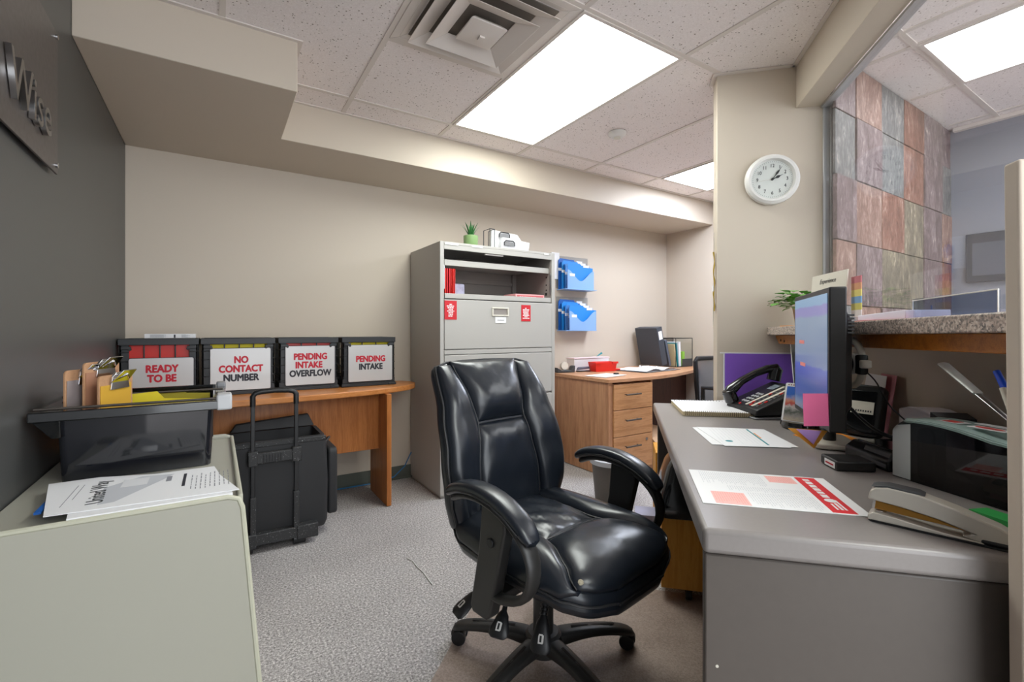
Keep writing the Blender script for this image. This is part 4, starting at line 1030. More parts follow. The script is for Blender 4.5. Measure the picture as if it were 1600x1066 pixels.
# coiled cord on the desk
cp = []; n = 220
for i in range(n):
    s = i/(n-1); uu = 2.44+.045*math.sin(s*3.0)+.03*s; vv = .505-.27*s
    a = s*2*PI*22; c = UV(uu, vv, 0); d = Vector(UV(1, 0)).normalized()
    cp.append((c[0]+d.x*.010*math.cos(a), c[1]+d.y*.010*math.cos(a), DZ+.0125+.010*math.sin(a)))
tag(MB().tube(cp, .0022, 5).build('phone_cord', M_BLACK), 'coiled black telephone cord lying behind the notebook', 'cord')

# ---- notebook, papers
t = uthing('spiral_notebook', 'open white spiral notebook on the far corner of the desk', 'notebook', 2.30, .385, DZ+.0006, 3)
MB().box(-.145, .145, -.145, .195, 0, .018).build('pages', M_BUFF, t, .001)
MB().grid(lambda a, b_: (-.147+.294*a, -.146+.345*b_, .0185+.010*(a**4)*b_), 8, 6).build('top_page', flat('notebook_page', '#e4e3e6', .7), t)
MB().box(-.145, .145, -.1475, -.146, .001, .018).build('page_edges', flat('page_edge_cream', '#d8c9a2', .8), t)
q = MB()
for k in range(34): x = -.135+k*.0082; q.tube([(x, -.140, .021), (x, -.150, .020), (x, -.152, .010), (x, -.146, .002)], .0013, 5)
q.build('wire_binding', flat('binding_wire', '#73695a', .5), t)
t = uthing('printed_form', 'white form with a red title band on the near part of the desk', 'paper', 1.19, .322, DZ+.0006, -0.5)
# local x 0.. width toward counter, y away ; band toward the counter side
MB().box(-.158, .158, -.124, .124, 0, .0008).build('sheet', M_WHITE, t)
MB().box(.090, .135, -.118, .118, .0008, .0010).build('red_band', flat('bright_red_band', '#d8262e', .6), t)
q = MB(); rr = random.Random(21); y = .105
while y > -.015: l = rr.uniform(.012, .022); q.box(.104, .118, y-l, y, .0010, .0012); y -= l+.006
q.lathe([(0, .0011), (.012, .0011)], (.112, -.045, 0), 14); q.box(.120, .124, -.10, -.04, .0010, .0012).box(.112, .117, -.10, -.06, .0010, .0012).box(.104, .108, -.10, -.065, .0010, .0012)
q.build('band_print', M_WHITE, t)
M_SALB = flat('pale_salmon_block', '#f3b9b2', .7)
MB().box(.020, .082, .060, .112, .0008, .0010).build('pink_panel', M_SALB, t); MB().box(-.13, -.06, -.118, -.04, .0008, .0010).build('pink_panel', M_SALB, t)
q = MB(); rr = random.Random(8)
def lines(q, x0, x1, y0, y1, step, th=.0011, z=.0009):
    x = x0
    while x < x1:
        yy = y1
        e = y0+(y1-y0)*rr.uniform(0, .35)
        while yy > e: l = rr.uniform(.005, .016); q.box(x, x+th, max(yy-l, y0), yy, z, z+.0001); yy -= l+.003
        x += step
lines(q, -.135, .01, .020, .112, .0047); lines(q, -.085, .08, -.025, .010, .005); lines(q, -.05, .082, -.115, -.032, .0052)
q.build('body_print', M_PALEINK, t)
q = MB(); rr = random.Random(18); lines(q, .024, .078, .063, .109, .005, .001, .0011); lines(q, -.126, -.064, -.115, -.043, .005, .001, .0011); q.build('panel_print', M_SALMON, t)
t = uthing('printed_sheets', 'white sheets with a teal and orange line, between form and notebook', 'paper', 1.765, .39, DZ+.0006, 2)
MB().add([(x, y, 0) for x, y in ((-.135, .13), (-.12, -.14), (.14, -.125), (.12, .145))]+[(x, y, .0012) for x, y in ((-.135, .13), (-.12, -.14), (.14, -.125), (.12, .145))], [(3, 2, 1, 0), (4, 5, 6, 7), (0, 1, 5, 4), (1, 2, 6, 5), (2, 3, 7, 6), (3, 0, 4, 7)]).build('lower_sheet', M_WHITE, t)
MB().add([(x, y, .0013) for x, y in ((-.12, .135), (-.085, -.155), (.115, -.14), (.11, .14))]+[(x, y, .0022) for x, y in ((-.12, .135), (-.085, -.155), (.115, -.14), (.11, .14))], [(3, 2, 1, 0), (4, 5, 6, 7), (0, 1, 5, 4), (1, 2, 6, 5), (2, 3, 7, 6), (3, 0, 4, 7)]).build('upper_sheet', M_WHITE, t)
MB().box(.052, .058, -.12, .125, .0022, .0025).build('teal_line', M_TEAL, t)
MB().box(.060, .064, -.02, .06, .0022, .0025).build('orange_line', M_ORANGE, t)
MB().lathe([(0, .0024), (.012, .0024)], (-.055, -.085, 0), 16).build('teal_dot', M_TEAL, t)
q = MB(); rr = random.Random(3); lines(q, -.08, .045, -.12, .12, .012, .001, .0023); q.build('faint_print', flat('faint_ink', '#d0d3d8', .8), t)

# ---- desk calendar
t = uthing('photo_calendar', 'small desk calendar with a colourful picture, left of the pink note', 'calendar', 1.975, .650, DZ+.0006, -42)
MB().lathe([(.0, 0), (.062, 0), (.070, .012), (.066, .026), (.0, .026)], seg=32).build('base', M_BLACKG, t)
q = MB(); q.prism(rrect(-.058, .058, 0, .150, .006), -.003, .001, 'y'); o = q.build('picture_card', M_WHITE, t); o.location = (0, -.030, .022); o.rotation_euler = (rad(-16), 0, 0)
m, nt, b = _new('calendar_picture'); v = coords(nt, (1, 1, 1))
sp = N(nt, 'ShaderNodeSeparateXYZ'); L(nt, v, sp.inputs[0])
nn = N(nt, 'ShaderNodeTexNoise', Scale=38.0, Detail=4.0, Roughness=.7); L(nt, v, nn.inputs['Vector'])
aa = N(nt, 'ShaderNodeMath', operation='MULTIPLY_ADD'); L(nt, nn.outputs[0], aa.inputs[0]); aa.inputs[1].default_value = .05; L(nt, sp.outputs[2], aa.inputs[2])
mr = N(nt, 'ShaderNodeMapRange'); mr.inputs[1].default_value = .02; mr.inputs[2].default_value = .165; L(nt, aa.outputs[0], mr.inputs[0])
r = ramp(nt, [(0, srgb('#c9b49c')), (.22, srgb('#8d8a86')), (.32, srgb('#4a5148')), (.44, srgb('#b6b1b0')), (.52, srgb('#b5463c')), (.62, srgb('#c98a72')), (.70, srgb('#7c87b8')), (.78, srgb('#2c62b8')), (1, srgb('#2f62c0'))], mr.outputs[0])
L(nt, r.outputs[0], b.inputs['Base Color']); b.inputs['Roughness'].default_value = .5
q = MB().box(-.051, .051, -.0038, -.0031, .006, .136); o2 = q.build('picture', m, o)
q = MB()
for k in range(11): q.box(-.048+k*.009, -.044+k*.009, -.0040, -.0031, .141, .145)
q.build('wire_holes', flat('maroon_dots', '#8a3a44', .6), o)

# ---- monitor
t = uthing('computer_monitor', 'black flat screen monitor standing edge-on on the reception desk', 'monitor', 1.68, .60, DZ+.0006, -7)
# local: screen faces -x ; y from -.215 to .215
body = MB().box(-.022, .020, -.222, .222, .085, .490).build('housing', M_BLACK, t, .004, 3)
body2 = MB().hexa([(.020, -.19, .12), (.020, .19, .12), (.020, .19, .44), (.020, -.19, .44)], [(.052, -.15, .15), (.052, .15, .15), (.052, .15, .40), (.052, -.15, .40)]).build('rear_cover', M_BLACK, t, .006, 3)
q = MB()
for k in range(6): q.box(.030, .0512, -.170+.0, -.150, .36+k*.010, .365+k*.010)
q.build('vent_fins', M_DKGREY, t)
m, nt, b = _new('monitor_picture')
v = coords(nt); sp = N(nt, 'ShaderNodeSeparateXYZ'); L(nt, v, sp.inputs[0])
mr = N(nt, 'ShaderNodeMapRange'); mr.inputs[1].default_value = .11; mr.inputs[2].default_value = .47; L(nt, sp.outputs[2], mr.inputs[0])
nn = N(nt, 'ShaderNodeTexNoise', Scale=14.0, Detail=3.0); L(nt, v, nn.inputs['Vector'])
aa = N(nt, 'ShaderNodeMath', operation='MULTIPLY_ADD'); L(nt, nn.outputs[0], aa.inputs[0]); aa.inputs[1].default_value = .05; L(nt, mr.outputs[0], aa.inputs[2])
r = ramp(nt, [(0, srgb('#7f8a9a')), (.10, srgb('#4f6fa0')), (.30, srgb('#4a62b0')), (.42, srgb('#5870c4')), (.44, srgb('#7f95bc')), (.86, srgb('#8ca6c4')), (.88, srgb('#8d8bd0')), (.95, srgb('#8d8bd0')), (.96, srgb('#86b4dc'))], aa.outputs[0])
L(nt, r.outputs[0], b.inputs['Emission Color']); b.inputs['Emission Strength'].default_value = .42
b.inputs['Base Color'].default_value = (.02, .02, .03, 1); b.inputs['Roughness'].default_value = .18
M_SCREEN = m
scr = MB().box(-.0235, -.0222, -.205, .205, .103, .474).build('screen', M_SCREEN, t)
q = MB()
for y, z in ((.10, .33), (.085, .255)): q.box(-.0242, -.0236, y-.035, y+.035, z-.006, z+.006)
q.build('red_caption', emit('red_caption_glow', '#c0706a', .3), scr)
MB().cyl((.04, .03, .012), (.035, .02, .15), .018, seg=20).build('neck', M_BLACK, t)
MB().prism(rrect(-.015, .105, -.05, .14, .02), 0, .016).build('foot', M_CREAM, t, .004)
t2 = tag(MB().prism(rrect(-.045, .045, -.045, .045, .001), -.0006, .0006, 'y').build('sticky_note', M_PINK), 'bright pink sticky note on the lower corner of the monitor', 'sticky note')
place(t2, UV(1.462, .527, .900), rad(-32.4), rad(-3))
t = uthing('folded_notes', 'lilac note on a yellow-orange note beside the monitor foot', 'sticky note', 1.66, .565, DZ+.001, 8)
MB().add([(-.060, 0, .058), (.060, 0, .052), (.004, -.030, .002), (-.060, .001, .0585), (.060, .001, .0525), (.004, -.029, .003)], [(0, 1, 2), (5, 4, 3), (0, 3, 4, 1), (1, 4, 5, 2), (2, 5, 3, 0)]).build('orange_note', flat('yellow_orange_note', '#f2a838', .6), t)
MB().add([(-.036, -.003, .056), (.040, -.003, .052), (.004, -.026, .014), (-.036, -.002, .0565), (.040, -.002, .0525), (.004, -.025, .0145)], [(0, 1, 2), (5, 4, 3), (0, 3, 4, 1), (1, 4, 5, 2), (2, 5, 3, 0)]).build('lilac_note', M_LILAC, t)
t = uthing('orange_envelope', 'orange envelope lying under the monitor foot', 'envelope', 1.80, .68, DZ+.0002)
MB().prism([(-.10, .04), (.065, .15), (.10, -.02), (-.02, -.145), (-.035, -.135)], 0, .0012).build('sheet', M_ORANGE, t)
bpy.data.objects['computer_monitor'].location.z = DZ+.0020

# charging stand leaning on the wall
t = uthing('handset_charger', 'black upright device with a white sticker leaning on the wall under the counter', 'electronic device', 1.870, .805, DZ+.003, 42)
o = MB().prism(rrect(-.056, .060, 0, .178, .018), -.020, .024, 'x').build('body', M_BLACK, t, .006, 3)
o.rotation_euler = (0, rad(14), 0)
a = MB().box(-.0216, -.0204, -.040, .044, .012, .155).build('front_panel', M_BLACKG, o, .004)
MB().box(-.0230, -.0217, -.036, .034, .075, .118).build('sticker', M_CREAM, o)
q = MB(); rr = random.Random(6)
for k in range(8): q.box(-.0236, -.0231, -.030+k*.0075, -.026+k*.0075, .082, .088)
q.build('sticker_print', M_DARKINK, o)
# two black devices
t = uthing('card_reader', 'small black device with a red and white label, nearest the papers', 'electronic device', 1.435, .588, DZ+.0005, 6)
MB().box(-.050, .045, -.040, .045, 0, .026).build('case', M_BLACK, t, .005, 3)
MB().box(-.0515, -.0502, -.030, .02, .004, .020).build('label', M_WHITE, t); MB().box(-.0521, -.0514, -.024, .014, .010, .014).build('label_print', M_REDINK, t)
q = MB().box(.0, .012, -.0412, -.0400, .010, .015).box(-.025, -.021, -.0412, -.04, .010, .015); q.build('ports', M_DOT, t)
t = uthing('label_printer', 'larger black device with a hinged flap behind the small black device', 'electronic device', 1.505, .725, DZ+.0005, 10)
MB().prism([(-.075, 0), (.06, 0), (.06, .046), (-.05, .050), (-.075, .030)], -.085, .09, 'y').build('case', M_BLACK, t, .006, 3)
MB().box(-.05, .05, -.07, .07, .0485, .054).build('lid', M_BLACKG, t, .003)
MB().hexa([(-.08, -.08, .008), (-.074, -.08, .008), (-.074, .02, .008), (-.08, .02, .008)], [(-.062, -.08, .048), (-.056, -.08, .048), (-.056, .02, .048), (-.062, .02, .048)]).build('flap', M_DKGREY, t, .003)
MB().box(-.02, .03, -.0885, -.0852, .006, .04).build('socket_block', M_BLACKG, t, .003)
t = uthing('pale_stylus', 'thin pale stick lying on the larger black device', 'stylus', 1.50, .74, DZ+.0555, 60)
MB().box(-.05, .05, -.004, .004, 0, .005).build('rod', M_CREAM, t, .002)
# papers standing behind the monitor
def leaf(nm, lab, u, v, wdt, h, m, tilt, dr=0, cat='paper'):
    t = uthing(nm, lab, cat, u, v, DZ+.001, dr)
    o = MB().box(0, .0015, -wdt/2, wdt/2, 0, h).build('sheet', m, t); o.rotation_euler = (0, rad(tilt), 0); return t
leaf('white_note', 'white printed sheet leaning on the wall behind the monitor', 1.98, .87, .14, .21, M_WHITE, 8)
leaf('pink_note', 'pink slip leaning on the wall behind the black upright device', 1.93, .885, .10, .215, flat('rose_paper', '#c9808c', .7), 8)
t = uthing('upright_sheets', 'curled white and mint sheets standing behind the far side of the monitor', 'paper', 2.40, .80, DZ+.001, 0)
q = MB().grid(lambda a, b_: (-.035+.05*a*a-.025*b_, -.02+.09*a, .325*b_), 6, 4); q.build('outer_sheet', M_WHITE, t)
q = MB().grid(lambda a, b_: (-.020+.05*a*a-.025*b_, -.04+.06*a, .285*b_), 6, 4); q.build('mint_sheet', flat('mint_paper', '#9fd3cb', .7), t)
# small white dispenser behind the organiser
t = uthing('white_dispenser', 'small white and lilac dispenser against the wall behind the tinted organiser', 'dispenser', 1.60, .875, DZ+.001, 0)
MB().prism([(.095, 0), (-.095, 0), (-.095, .122), (-.07, .132), (0, .142), (.05, .140), (.095, .128)], -.045, .040, 'x').build('body', flat('lilac_white_plastic', '#d5cdd2', .4), t, .004)
MB().prism([(-.060, .1425), (-.098, .131), (-.098, .10), (-.060, .1)], -.046, .0405, 'x').build('dark_cutter', M_BLACK, t, .001)
# headset
t = uthing('headset', 'white and black headset hooked behind the monitor under the counter', 'headset', 1.675, .697, 1.018)
pts = [(0, .02-.085*math.cos(a)*1.0, .073*math.sin(a)) for a in [rad(-100+200*k/14) for k in range(15)]]
MB().tube(pts, .0095, 10).build('headband', M_CREAM, t)
q = MB().cyl((-.016, -.018, .0), (.012, -.018, 0), .034, .030, 24); q.build('ear_cup', M_WHITEPL, t, .006)
MB().cyl((-.022, -.018, 0), (-.016, -.018, 0), .026, .028, 24).build('ear_cushion', M_BLACKG, t, .003)
MB().tube([(0, -.055, .026), (-.002, -.062, 0), (0, -.055, -.026)], .016, 12).build('slider', M_BLACK, t)
MB().cyl((0, -.078, -.01), (0, -.078, .014), .015, seg=16).build('joint', M_CREAM, t, .004)
def utube(nm, pts, r, m, lab, cat='cable', sub=6):
    P = [Vector(UV(*p)) for p in pts]; out = []
    for i in range(len(P)-1):
        p0, p1, p2, p3 = P[max(i-1, 0)], P[i], P[i+1], P[min(i+2, len(P)-1)]
        for k in range(sub):
            s = k/sub; out.append(.5*((2*p1)+(p2-p0)*s+(2*p0-5*p1+4*p2-p3)*s*s+(3*p1-p0-3*p2+p3)*s**3))
    out.append(P[-1]); return tag(MB().tube(out, r, 6).build(nm, m), lab, cat)
utube('headset_cable', [(1.67, .70, 1.02), (1.64, .74, .97), (1.60, .76, .90), (1.55, .79, .85), (1.49, .83, .78), (1.44, .84, .757)], .0022, M_BLACK, 'thin black wire curving down from the headset')
utube('monitor_cable', [(1.62, .655, .90), (1.60, .68, .865), (1.54, .70, .835), (1.46, .74, .815), (1.40, .79, .78), (1.36, .82, .76)], .0048, M_BLACK, 'thick black cable arching from the monitor over the black devices')
utube('power_cable', [(1.66, .66, .84), (1.64, .70, .81), (1.60, .745, .81), (1.53, .78, .80), (1.45, .80, .775)], .003, M_BLACK, 'second black cable running below the thick one')

# ---- tinted organiser with calculator and pens
t = uthing('desk_organiser', 'smoked and aqua tinted acrylic desk organiser at the right of the desk', 'organiser', 1.385, .665, DZ+.0005, -67)
t.scale = (1, 1, .90)
n = 12
topc = [(.0+.37*i/n, .152+.018*math.sin(PI*min(1, i/n*1.4+.15))-.035*(max(0, i/n-.6)/.4)**2*.5) for i in range(n+1)]
topc[0] = (0, .135)
fr = [(.055, 0), (.37, 0)]+topc[::-1][:-1]
MB().prism([(0.045, 0), (.37, 0)]+[p for p in topc[::-1] if p[0] > .045]+[(.045, .155)], 0, .003, 'y').build('smoked_front', M_SMOKE, t)
MB().prism([(0, 0), (.045, 0), (.045, .155), (0.01, .146), (0, .13)], 0, .003, 'y').build('clear_corner', flat('corner_painted_light', '#d9e2e3', .2, alpha=.75), t)  # pale tint paints in the light caught by the clear plastic
MB().prism([(0, 0), (.37, 0)]+topc[::-1], .108, .111, 'y').build('rear_wall', M_ACRYLIC, t)
q = MB(); q.rings([[(x, y, z+d) for x, z in topc] for y, d in ((-.004, -.003), (.006, .003), (.10, .003), (.113, -.002))], cap=False, closed=False)
q.rings([[(x, y, z+d) for x, z in topc] for y, d in ((-.004, -.007), (.006, -.001), (.10, -.001), (.113, -.006))], cap=False, closed=False)
q.build('aqua_top', flat('aqua_tinted_plastic', '#b3cdc8', .22, alpha=.85), t)
MB().box(0, .003, .003, .108, 0, .135).build('left_end', flat('end_painted_light', '#d3dddd', .25, alpha=.55), t)  # whitish colour stands in for the brightness of the clear end
q = MB().prism(rrect(.050, .090, .004, .150, .018), .012, .05, 'y'); q.build('inner_column', flat('dark_brown_smoke', '#2d231f', .25), t, .004)
MB().box(0, .37, 0, .111, -.0, .003).build('base', M_BLACKG, t)
MB().box(.21, .37, .004, .108, .09, .094).build('inner_shelf', M_SMOKE, t)
q = MB().box(.08, .13, .03, .065, .1725, .1735).box(.155, .225, .018, .050, .1735, .1745).box(.135, .215, .065, .09, .174, .1745); q.build('white_sticker', M_WHITE, t)
q = MB().box(.09, .118, .035, .060, .1737, .1742); q.prism([(.16+.028+.028*math.cos(a), .034+.010*math.sin(a)) for a in [2*PI*k/16 for k in range(16)]], .1747, .1752); q.build('red_sticker', M_RED, t)
pc = MB(); tub(pc, .285, .36, .02, .095, .235, .004, .002, .16); pc.build('pen_cup', flat('slate_cup', '#2c333b', .4), t, .002)
# calculator lying in the organiser
cq = uthing('calculator', 'beige desk calculator seen through the smoked front', 'calculator', 1.20, .76, DZ+.004, -67)
cq.location = Vector(UV(1.168, .812, DZ+.0045))
body = MB().hexa([(-.07, -.035, .020), (.09, -.035, .020), (.09, .030, .020), (-.07, .030, .020)], [(-.07, -.035, .034), (.09, -.035, .034), (.09, .030, .066), (-.07, .030, .066)]).build('case', flat('calculator_beige', '#b6ac98', .5), cq, .003)
q = MB()
for i in range(6):
    for j in range(3): 
        x = -.058+i*.022; y = -.028+j*.016; z = .0345+(y+.035)*.49
        q.hexa([(x, y, z), (x+.017, y, z), (x+.017, y+.012, z+.006), (x, y+.012, z+.006)], [(x, y, z+.004), (x+.017, y, z+.004), (x+.017, y+.012, z+.010), (x, y+.012, z+.010)])
q.build('keys', flat('calculator_key', '#6b6f76', .5), cq)
MB().box(-.07, .09, -.035, .03, .0, .008).build('foot_pad', M_BLACK, cq); 
MB().box(-.06, .08, -.03, .025, .008, .020).build('pink_pad', flat('dull_pink_pad', '#b07a88', .6), cq)
gq = uthing('green_card_box', 'green card box lying in front of the tinted organiser', 'card', 1.075, .72, DZ+.001, -67)
MB().box(-.05, .10, -.045, -.002, 0, .018).build('green_card', M_GREEN, gq)
# letter opener & pens in the cup
def uline(p, q_): return Vector(UV(*p)), Vector(UV(*q_))
def stick(nm, lab, cat, p0, p1, segs):
    a, b_ = uline(p0, p1); d = (b_-a); ln = d.length
    t = thing(nm, lab, cat, tuple(a)); t.rotation_mode = 'QUATERNION'; t.rotation_quaternion = d.to_track_quat('Z', 'Y')
    for pn, m, s0, s1, r0, r1, fl in segs:
        q = MB(); k = 14
        R = [[(r*math.cos(2*PI*i/k), r*fl*math.sin(2*PI*i/k), ln*s) for i in range(k)] for s, r in ((s0, r0*.6), (s0+.01, r0), (s1-.01, r1), (s1, r1*.6))]
        q.rings(R).build(pn, m, t)
    return t
stick('letter_opener', 'pale marbled letter opener with a steel blade leaning left', 'letter opener', (1.10, .745, .925), (1.345, .75, 1.040), (('blade', M_STEEL, 0, .52, .005, .007, .25), ('handle', flat('marbled_plastic', '#cfd0cb', .3, noise=.12, nscale=30), .5, 1, .010, .0125, .45)))
stick('marker_pen', 'white marker pen with a bright blue cap', 'pen', (1.095, .748, .925), (1.185, .755, 1.036), (('barrel', M_WHITEPL, 0, .60, .0055, .0055, 1), ('blue_cap', flat('bright_blue_cap', '#1f4fd0', .3), .58, 1, .0068, .006, 1)))
stick('ballpoint_pen', 'white printed ballpoint pen next to the blue-capped pen', 'pen', (1.10, .738, .925), (1.145, .740, 1.005), (('barrel', M_CREAM, 0, 1, .0065, .0055, 1),))
# ---- big stapler
t = uthing('stapler', 'large silver and black stapler lying on the near right of the desk', 'stapler', 1.062, .470, DZ+.0005, -31)
P = [(0, .042), (.003, .058), (.012, .066), (.03, .070), (.075, .067), (.125, .054), (.18, .036), (.212, .018), (.215, .005), (.15, .005), (.132, .010), (.146, .017), (.10, .030), (.05, .038)]
MB().prism(P, -.019, .019, 'y').build('arm', M_SILVERPL, t, .006, 3)
MB().prism([(.004, .0665), (.012, .0705), (.03, .0735), (.075, .0705), (.085, .066), (.03, .066)], -.0165, .0165, 'y').build('grip_pad', M_DKGREY, t, .004, 3)
MB().prism([(0, .003), (0, .012), (.008, .018), (.03, .017), (.10, .009), (.16, .006), (.16, .003)], -.020, .020, 'y').build('base', M_SILVERPL, t, .003)
MB().prism([(.008, .024), (.008, .040), (.05, .036), (.10, .028), (.14, .017), (.11, .020)], -.012, .012, 'y').build('magazine', M_BRASS, t, .001)
MB().prism([(.006, .024), (.008, .040), (.012, .040), (.010, .024)], -.0125, .0125, 'y').build('nose_plate', M_CHROME, t)
q = MB().tube([(.012, -.008, .019), (.022, -.010, .0195), (.026, 0, .0195), (.022, .010, .0195), (.012, .008, .019)], .0016, 6); q.build('anvil', M_CHROME, t)
MB().prism(rrect(.0, .216, -.021, .021, .010), 0, .004).build('rubber_foot', M_BLACK, t)
MB().box(.155, .205, -.0205, .0205, .004, .013).build('tail_grip', M_BLACK, t, .004)

# ---- shredder bin under the desk edge
t = uthing('paper_shredder', 'golden oak bin on castors with a black domed head under the desk edge', 'shredder', 2.03, .148, 0)
MB().box(0, .34, 0, .28, .052, .345).build('oak_bin', M_OAK, t, .003)
q = MB()
R = []
for z, e, o_ in ((.345, .012, 0), (.375, .016, 0), (.40, .010, 0), (.54, -.03, .0), (.575, -.05, 0)):
    R.append([(x, y, z) for x, y in rrect(-e, .34+e, -e, .28+e, .035, 4)])
q.rings(R); q.build('black_head', M_BLACKG, t)
MB().box(.15, .21, -.012, 0, .345, .36).build('head_seam', M_DOT, t)
for x, y in ((.11, .03), (.30, .03), (.11, .25), (.30, .25)):
    w_ = MB().cyl((x-.012, y, .026), (x+.012, y, .026), .025, seg=24).build('castor', M_BLACK, t, .004)
    MB().box(x-.015, x+.015, y-.012, y+.012, .038, .054).build('castor_fork', M_DKGREY, w_)
tag(place(MB().box(-.05, .05, -.06, .06, 0, .22).build('supply_box', flat('lilac_carton', '#9d9bb0', .6)), UV(2.42, .10, 0), RZ), 'pale lilac box on the floor behind the oak shredder', 'box')

# ================================================================ LEATHER SWIVEL CHAIR
ch = thing('office_chair', 'high-backed black leather swivel chair with padded looped arms', 'chair', (.925, 1.262, 0), rad(190))
# local frame: +y = the way a sitter faces, +x = towards the near (left in photo) arm
def patch(base, left, right, t0, t1, bulge, nu=20, nv=24, back=.012, pw=3.0, ptv=4.0, wr=0.0, seed=1, edge=.006):
    """padded leather panel on base(p,q) -> (point, normal); p across, q along"""
    mb = MB(); rr = random.Random(seed); ph_ = [rr.uniform(0, 6.28) for _ in range(6)]
    def fr(a, b_, f=1):
        q_ = t0+(t1-t0)*b_; l, r_ = left(b_), right(b_); p_ = l+(r_-l)*a
        P, Nn = base(p_, q_)
        s, tt = 2*a-1, 2*b_-1
        h = ((max(0, 1-abs(s)**pw))**.5)*((max(0, 1-abs(tt)**ptv))**.5)
        wv = wr*h*(math.sin(7*s+3*tt+ph_[0])*math.sin(9*tt+ph_[1])+.6*math.sin(17*s+11*tt+ph_[2]))*(1 if f else 0)
        return Vector(P)+Vector(Nn)*(edge+bulge*h+wv)
    ring = []
    # warp parameters to crowd the borders
    def wp(x): return .5-.5*math.cos(PI*x)
    mb.grid(lambda a, b_: fr(wp(a), wp(b_)), nu, nv)
    # skirt
    border = [(i/nu, 0) for i in range(nu)]+[(1, j/nv) for j in range(nv)]+[(1-i/nu, 1) for i in range(nu)]+[(0, 1-j/nv) for j in range(nv)]
    R1 = [tuple(fr(wp(a), wp(b_))) for a, b_ in border]; R2 = []
    for a, b_ in border:
        a, b_ = wp(a), wp(b_); q_ = t0+(t1-t0)*b_; l, r_ = left(b_), right(b_); P, Nn = base(l+(r_-l)*a, q_); R2.append(tuple(Vector(P)-Vector(Nn)*back))
    mb.rings([R1, R2], cap=False)
    return mb
def smooth(pts, x):
    for i in range(len(pts)-1):
        if x <= pts[i+1][0]:
            s = (x-pts[i][0])/(pts[i+1][0]-pts[i][0]); s = max(0, min(1, s)); s2 = s*s*(3-2*s)
            return pts[i][1]+(pts[i+1][1]-pts[i][1])*(.5*s+.5*s2)
    return pts[-1][1]
def by(z): return smooth([(.40, -.195), (.50, -.185), (.60, -.185), (.72, -.205), (.85, -.250), (1.0, -.335)], z)
def bbase(x, z):
    y = by(z)+.55*x*x; dy = (by(z+.01)-by(z-.01))/.02
    n = Vector((-1.1*x, 1, -dy)).normalized(); return (x, y, z), n
HWB = [(.40, .170), (.47, .235), (.56, .262), (.66, .268), (.78, .258), (.88, .240), (.98, .224), (1.0, .215)]
IN = [(.40, .155), (.50, .150), (.62, .140), (.74, .122), (.80, .112), (.88, .128), (1.0, .158)]
# outer shell at the rear
sh = MB(); R = []
for k in range(22):
    z = .405+.60*k/21; hw = smooth(HWB, min(1.0, z))+.006; y = by(min(z, 1.0)); th = .048 if .44 < z < .97 else .030
    if k in (0, 21): th = .014; hw -= .02
    ring = []
    for i in range(28):
        a = 2*PI*i/28; cx = abs(math.cos(a))**.5*(1 if math.cos(a) >= 0 else -1); sy = abs(math.sin(a))**.7*(1 if math.sin(a) >= 0 else -1)
        x = hw*cx; ring.append((x, y-.035+.55*x*x+th*sy*.9, z))
    R.append(ring)
back = sh.rings(R).build('back_shell', M_LEATHER, ch, sub=1)
# piping round the shell
pp = []
for k in range(30):
    z = .42+.57*k/29; hw = smooth(HWB, z)+.004; pp.append((hw, by(z)+.55*hw*hw-.004, z))
pp2 = [(-x, y, z) for x, y, z in pp[::-1]]
topm = [(smooth(HWB, 1.0)*s, by(1.0)+.55*(smooth(HWB, 1.0)*s)**2-.004, 1.002+.006*(1-s*s)) for s in (.8, .4, 0, -.4, -.8)]
MB().tube(pp+topm+pp2, .0042, 6).build('back_piping', M_THREAD, ch)
z0, z1 = .405, .995
zf = lambda b_: z0+(z1-z0)*b_
for s in (1, -1):
    if s > 0: m = patch(bbase, lambda b_: smooth(IN, zf(b_))+.003, lambda b_: smooth(HWB, zf(b_)), z0, z1, .034, 14, 40, wr=.0014, seed=2, pw=2.6)
    else: m = patch(bbase, lambda b_: -smooth(HWB, zf(b_)), lambda b_: -smooth(IN, zf(b_))-.003, z0, z1, .034, 14, 40, wr=.0014, seed=3, pw=2.6)
    m.build('side_bolster', M_LEATHER, ch)
f1 = lambda b_: .793+(1.008-.793)*b_
patch(bbase, lambda b_: -smooth(IN, f1(b_)), lambda b_: smooth(IN, f1(b_)), .793, 1.008, .052, 26, 22, wr=.0018, seed=4, pw=3.5, ptv=3).build('head_pillow', M_LEATHER, ch)
f2 = lambda b_: .42+(.788-.42)*b_
patch(bbase, lambda b_: -smooth(IN, f2(b_)), lambda b_: smooth(IN, f2(b_)), .42, .788, .040, 24, 30, wr=.0016, seed=5, pw=3.5, ptv=4).build('lumbar_pad', M_LEATHER, ch)
def piping(f, edge=.004):
    return [tuple(Vector(bbase(x, z)[0])+bbase(x, z)[1]*edge) for x, z in f]
for s in (1, -1):
    MB().tube(piping([(s*(smooth(IN, .42+.57*k/20)), .42+.57*k/20) for k in range(21)], .014), .003, 6).build('back_piping', M_THREAD, ch)
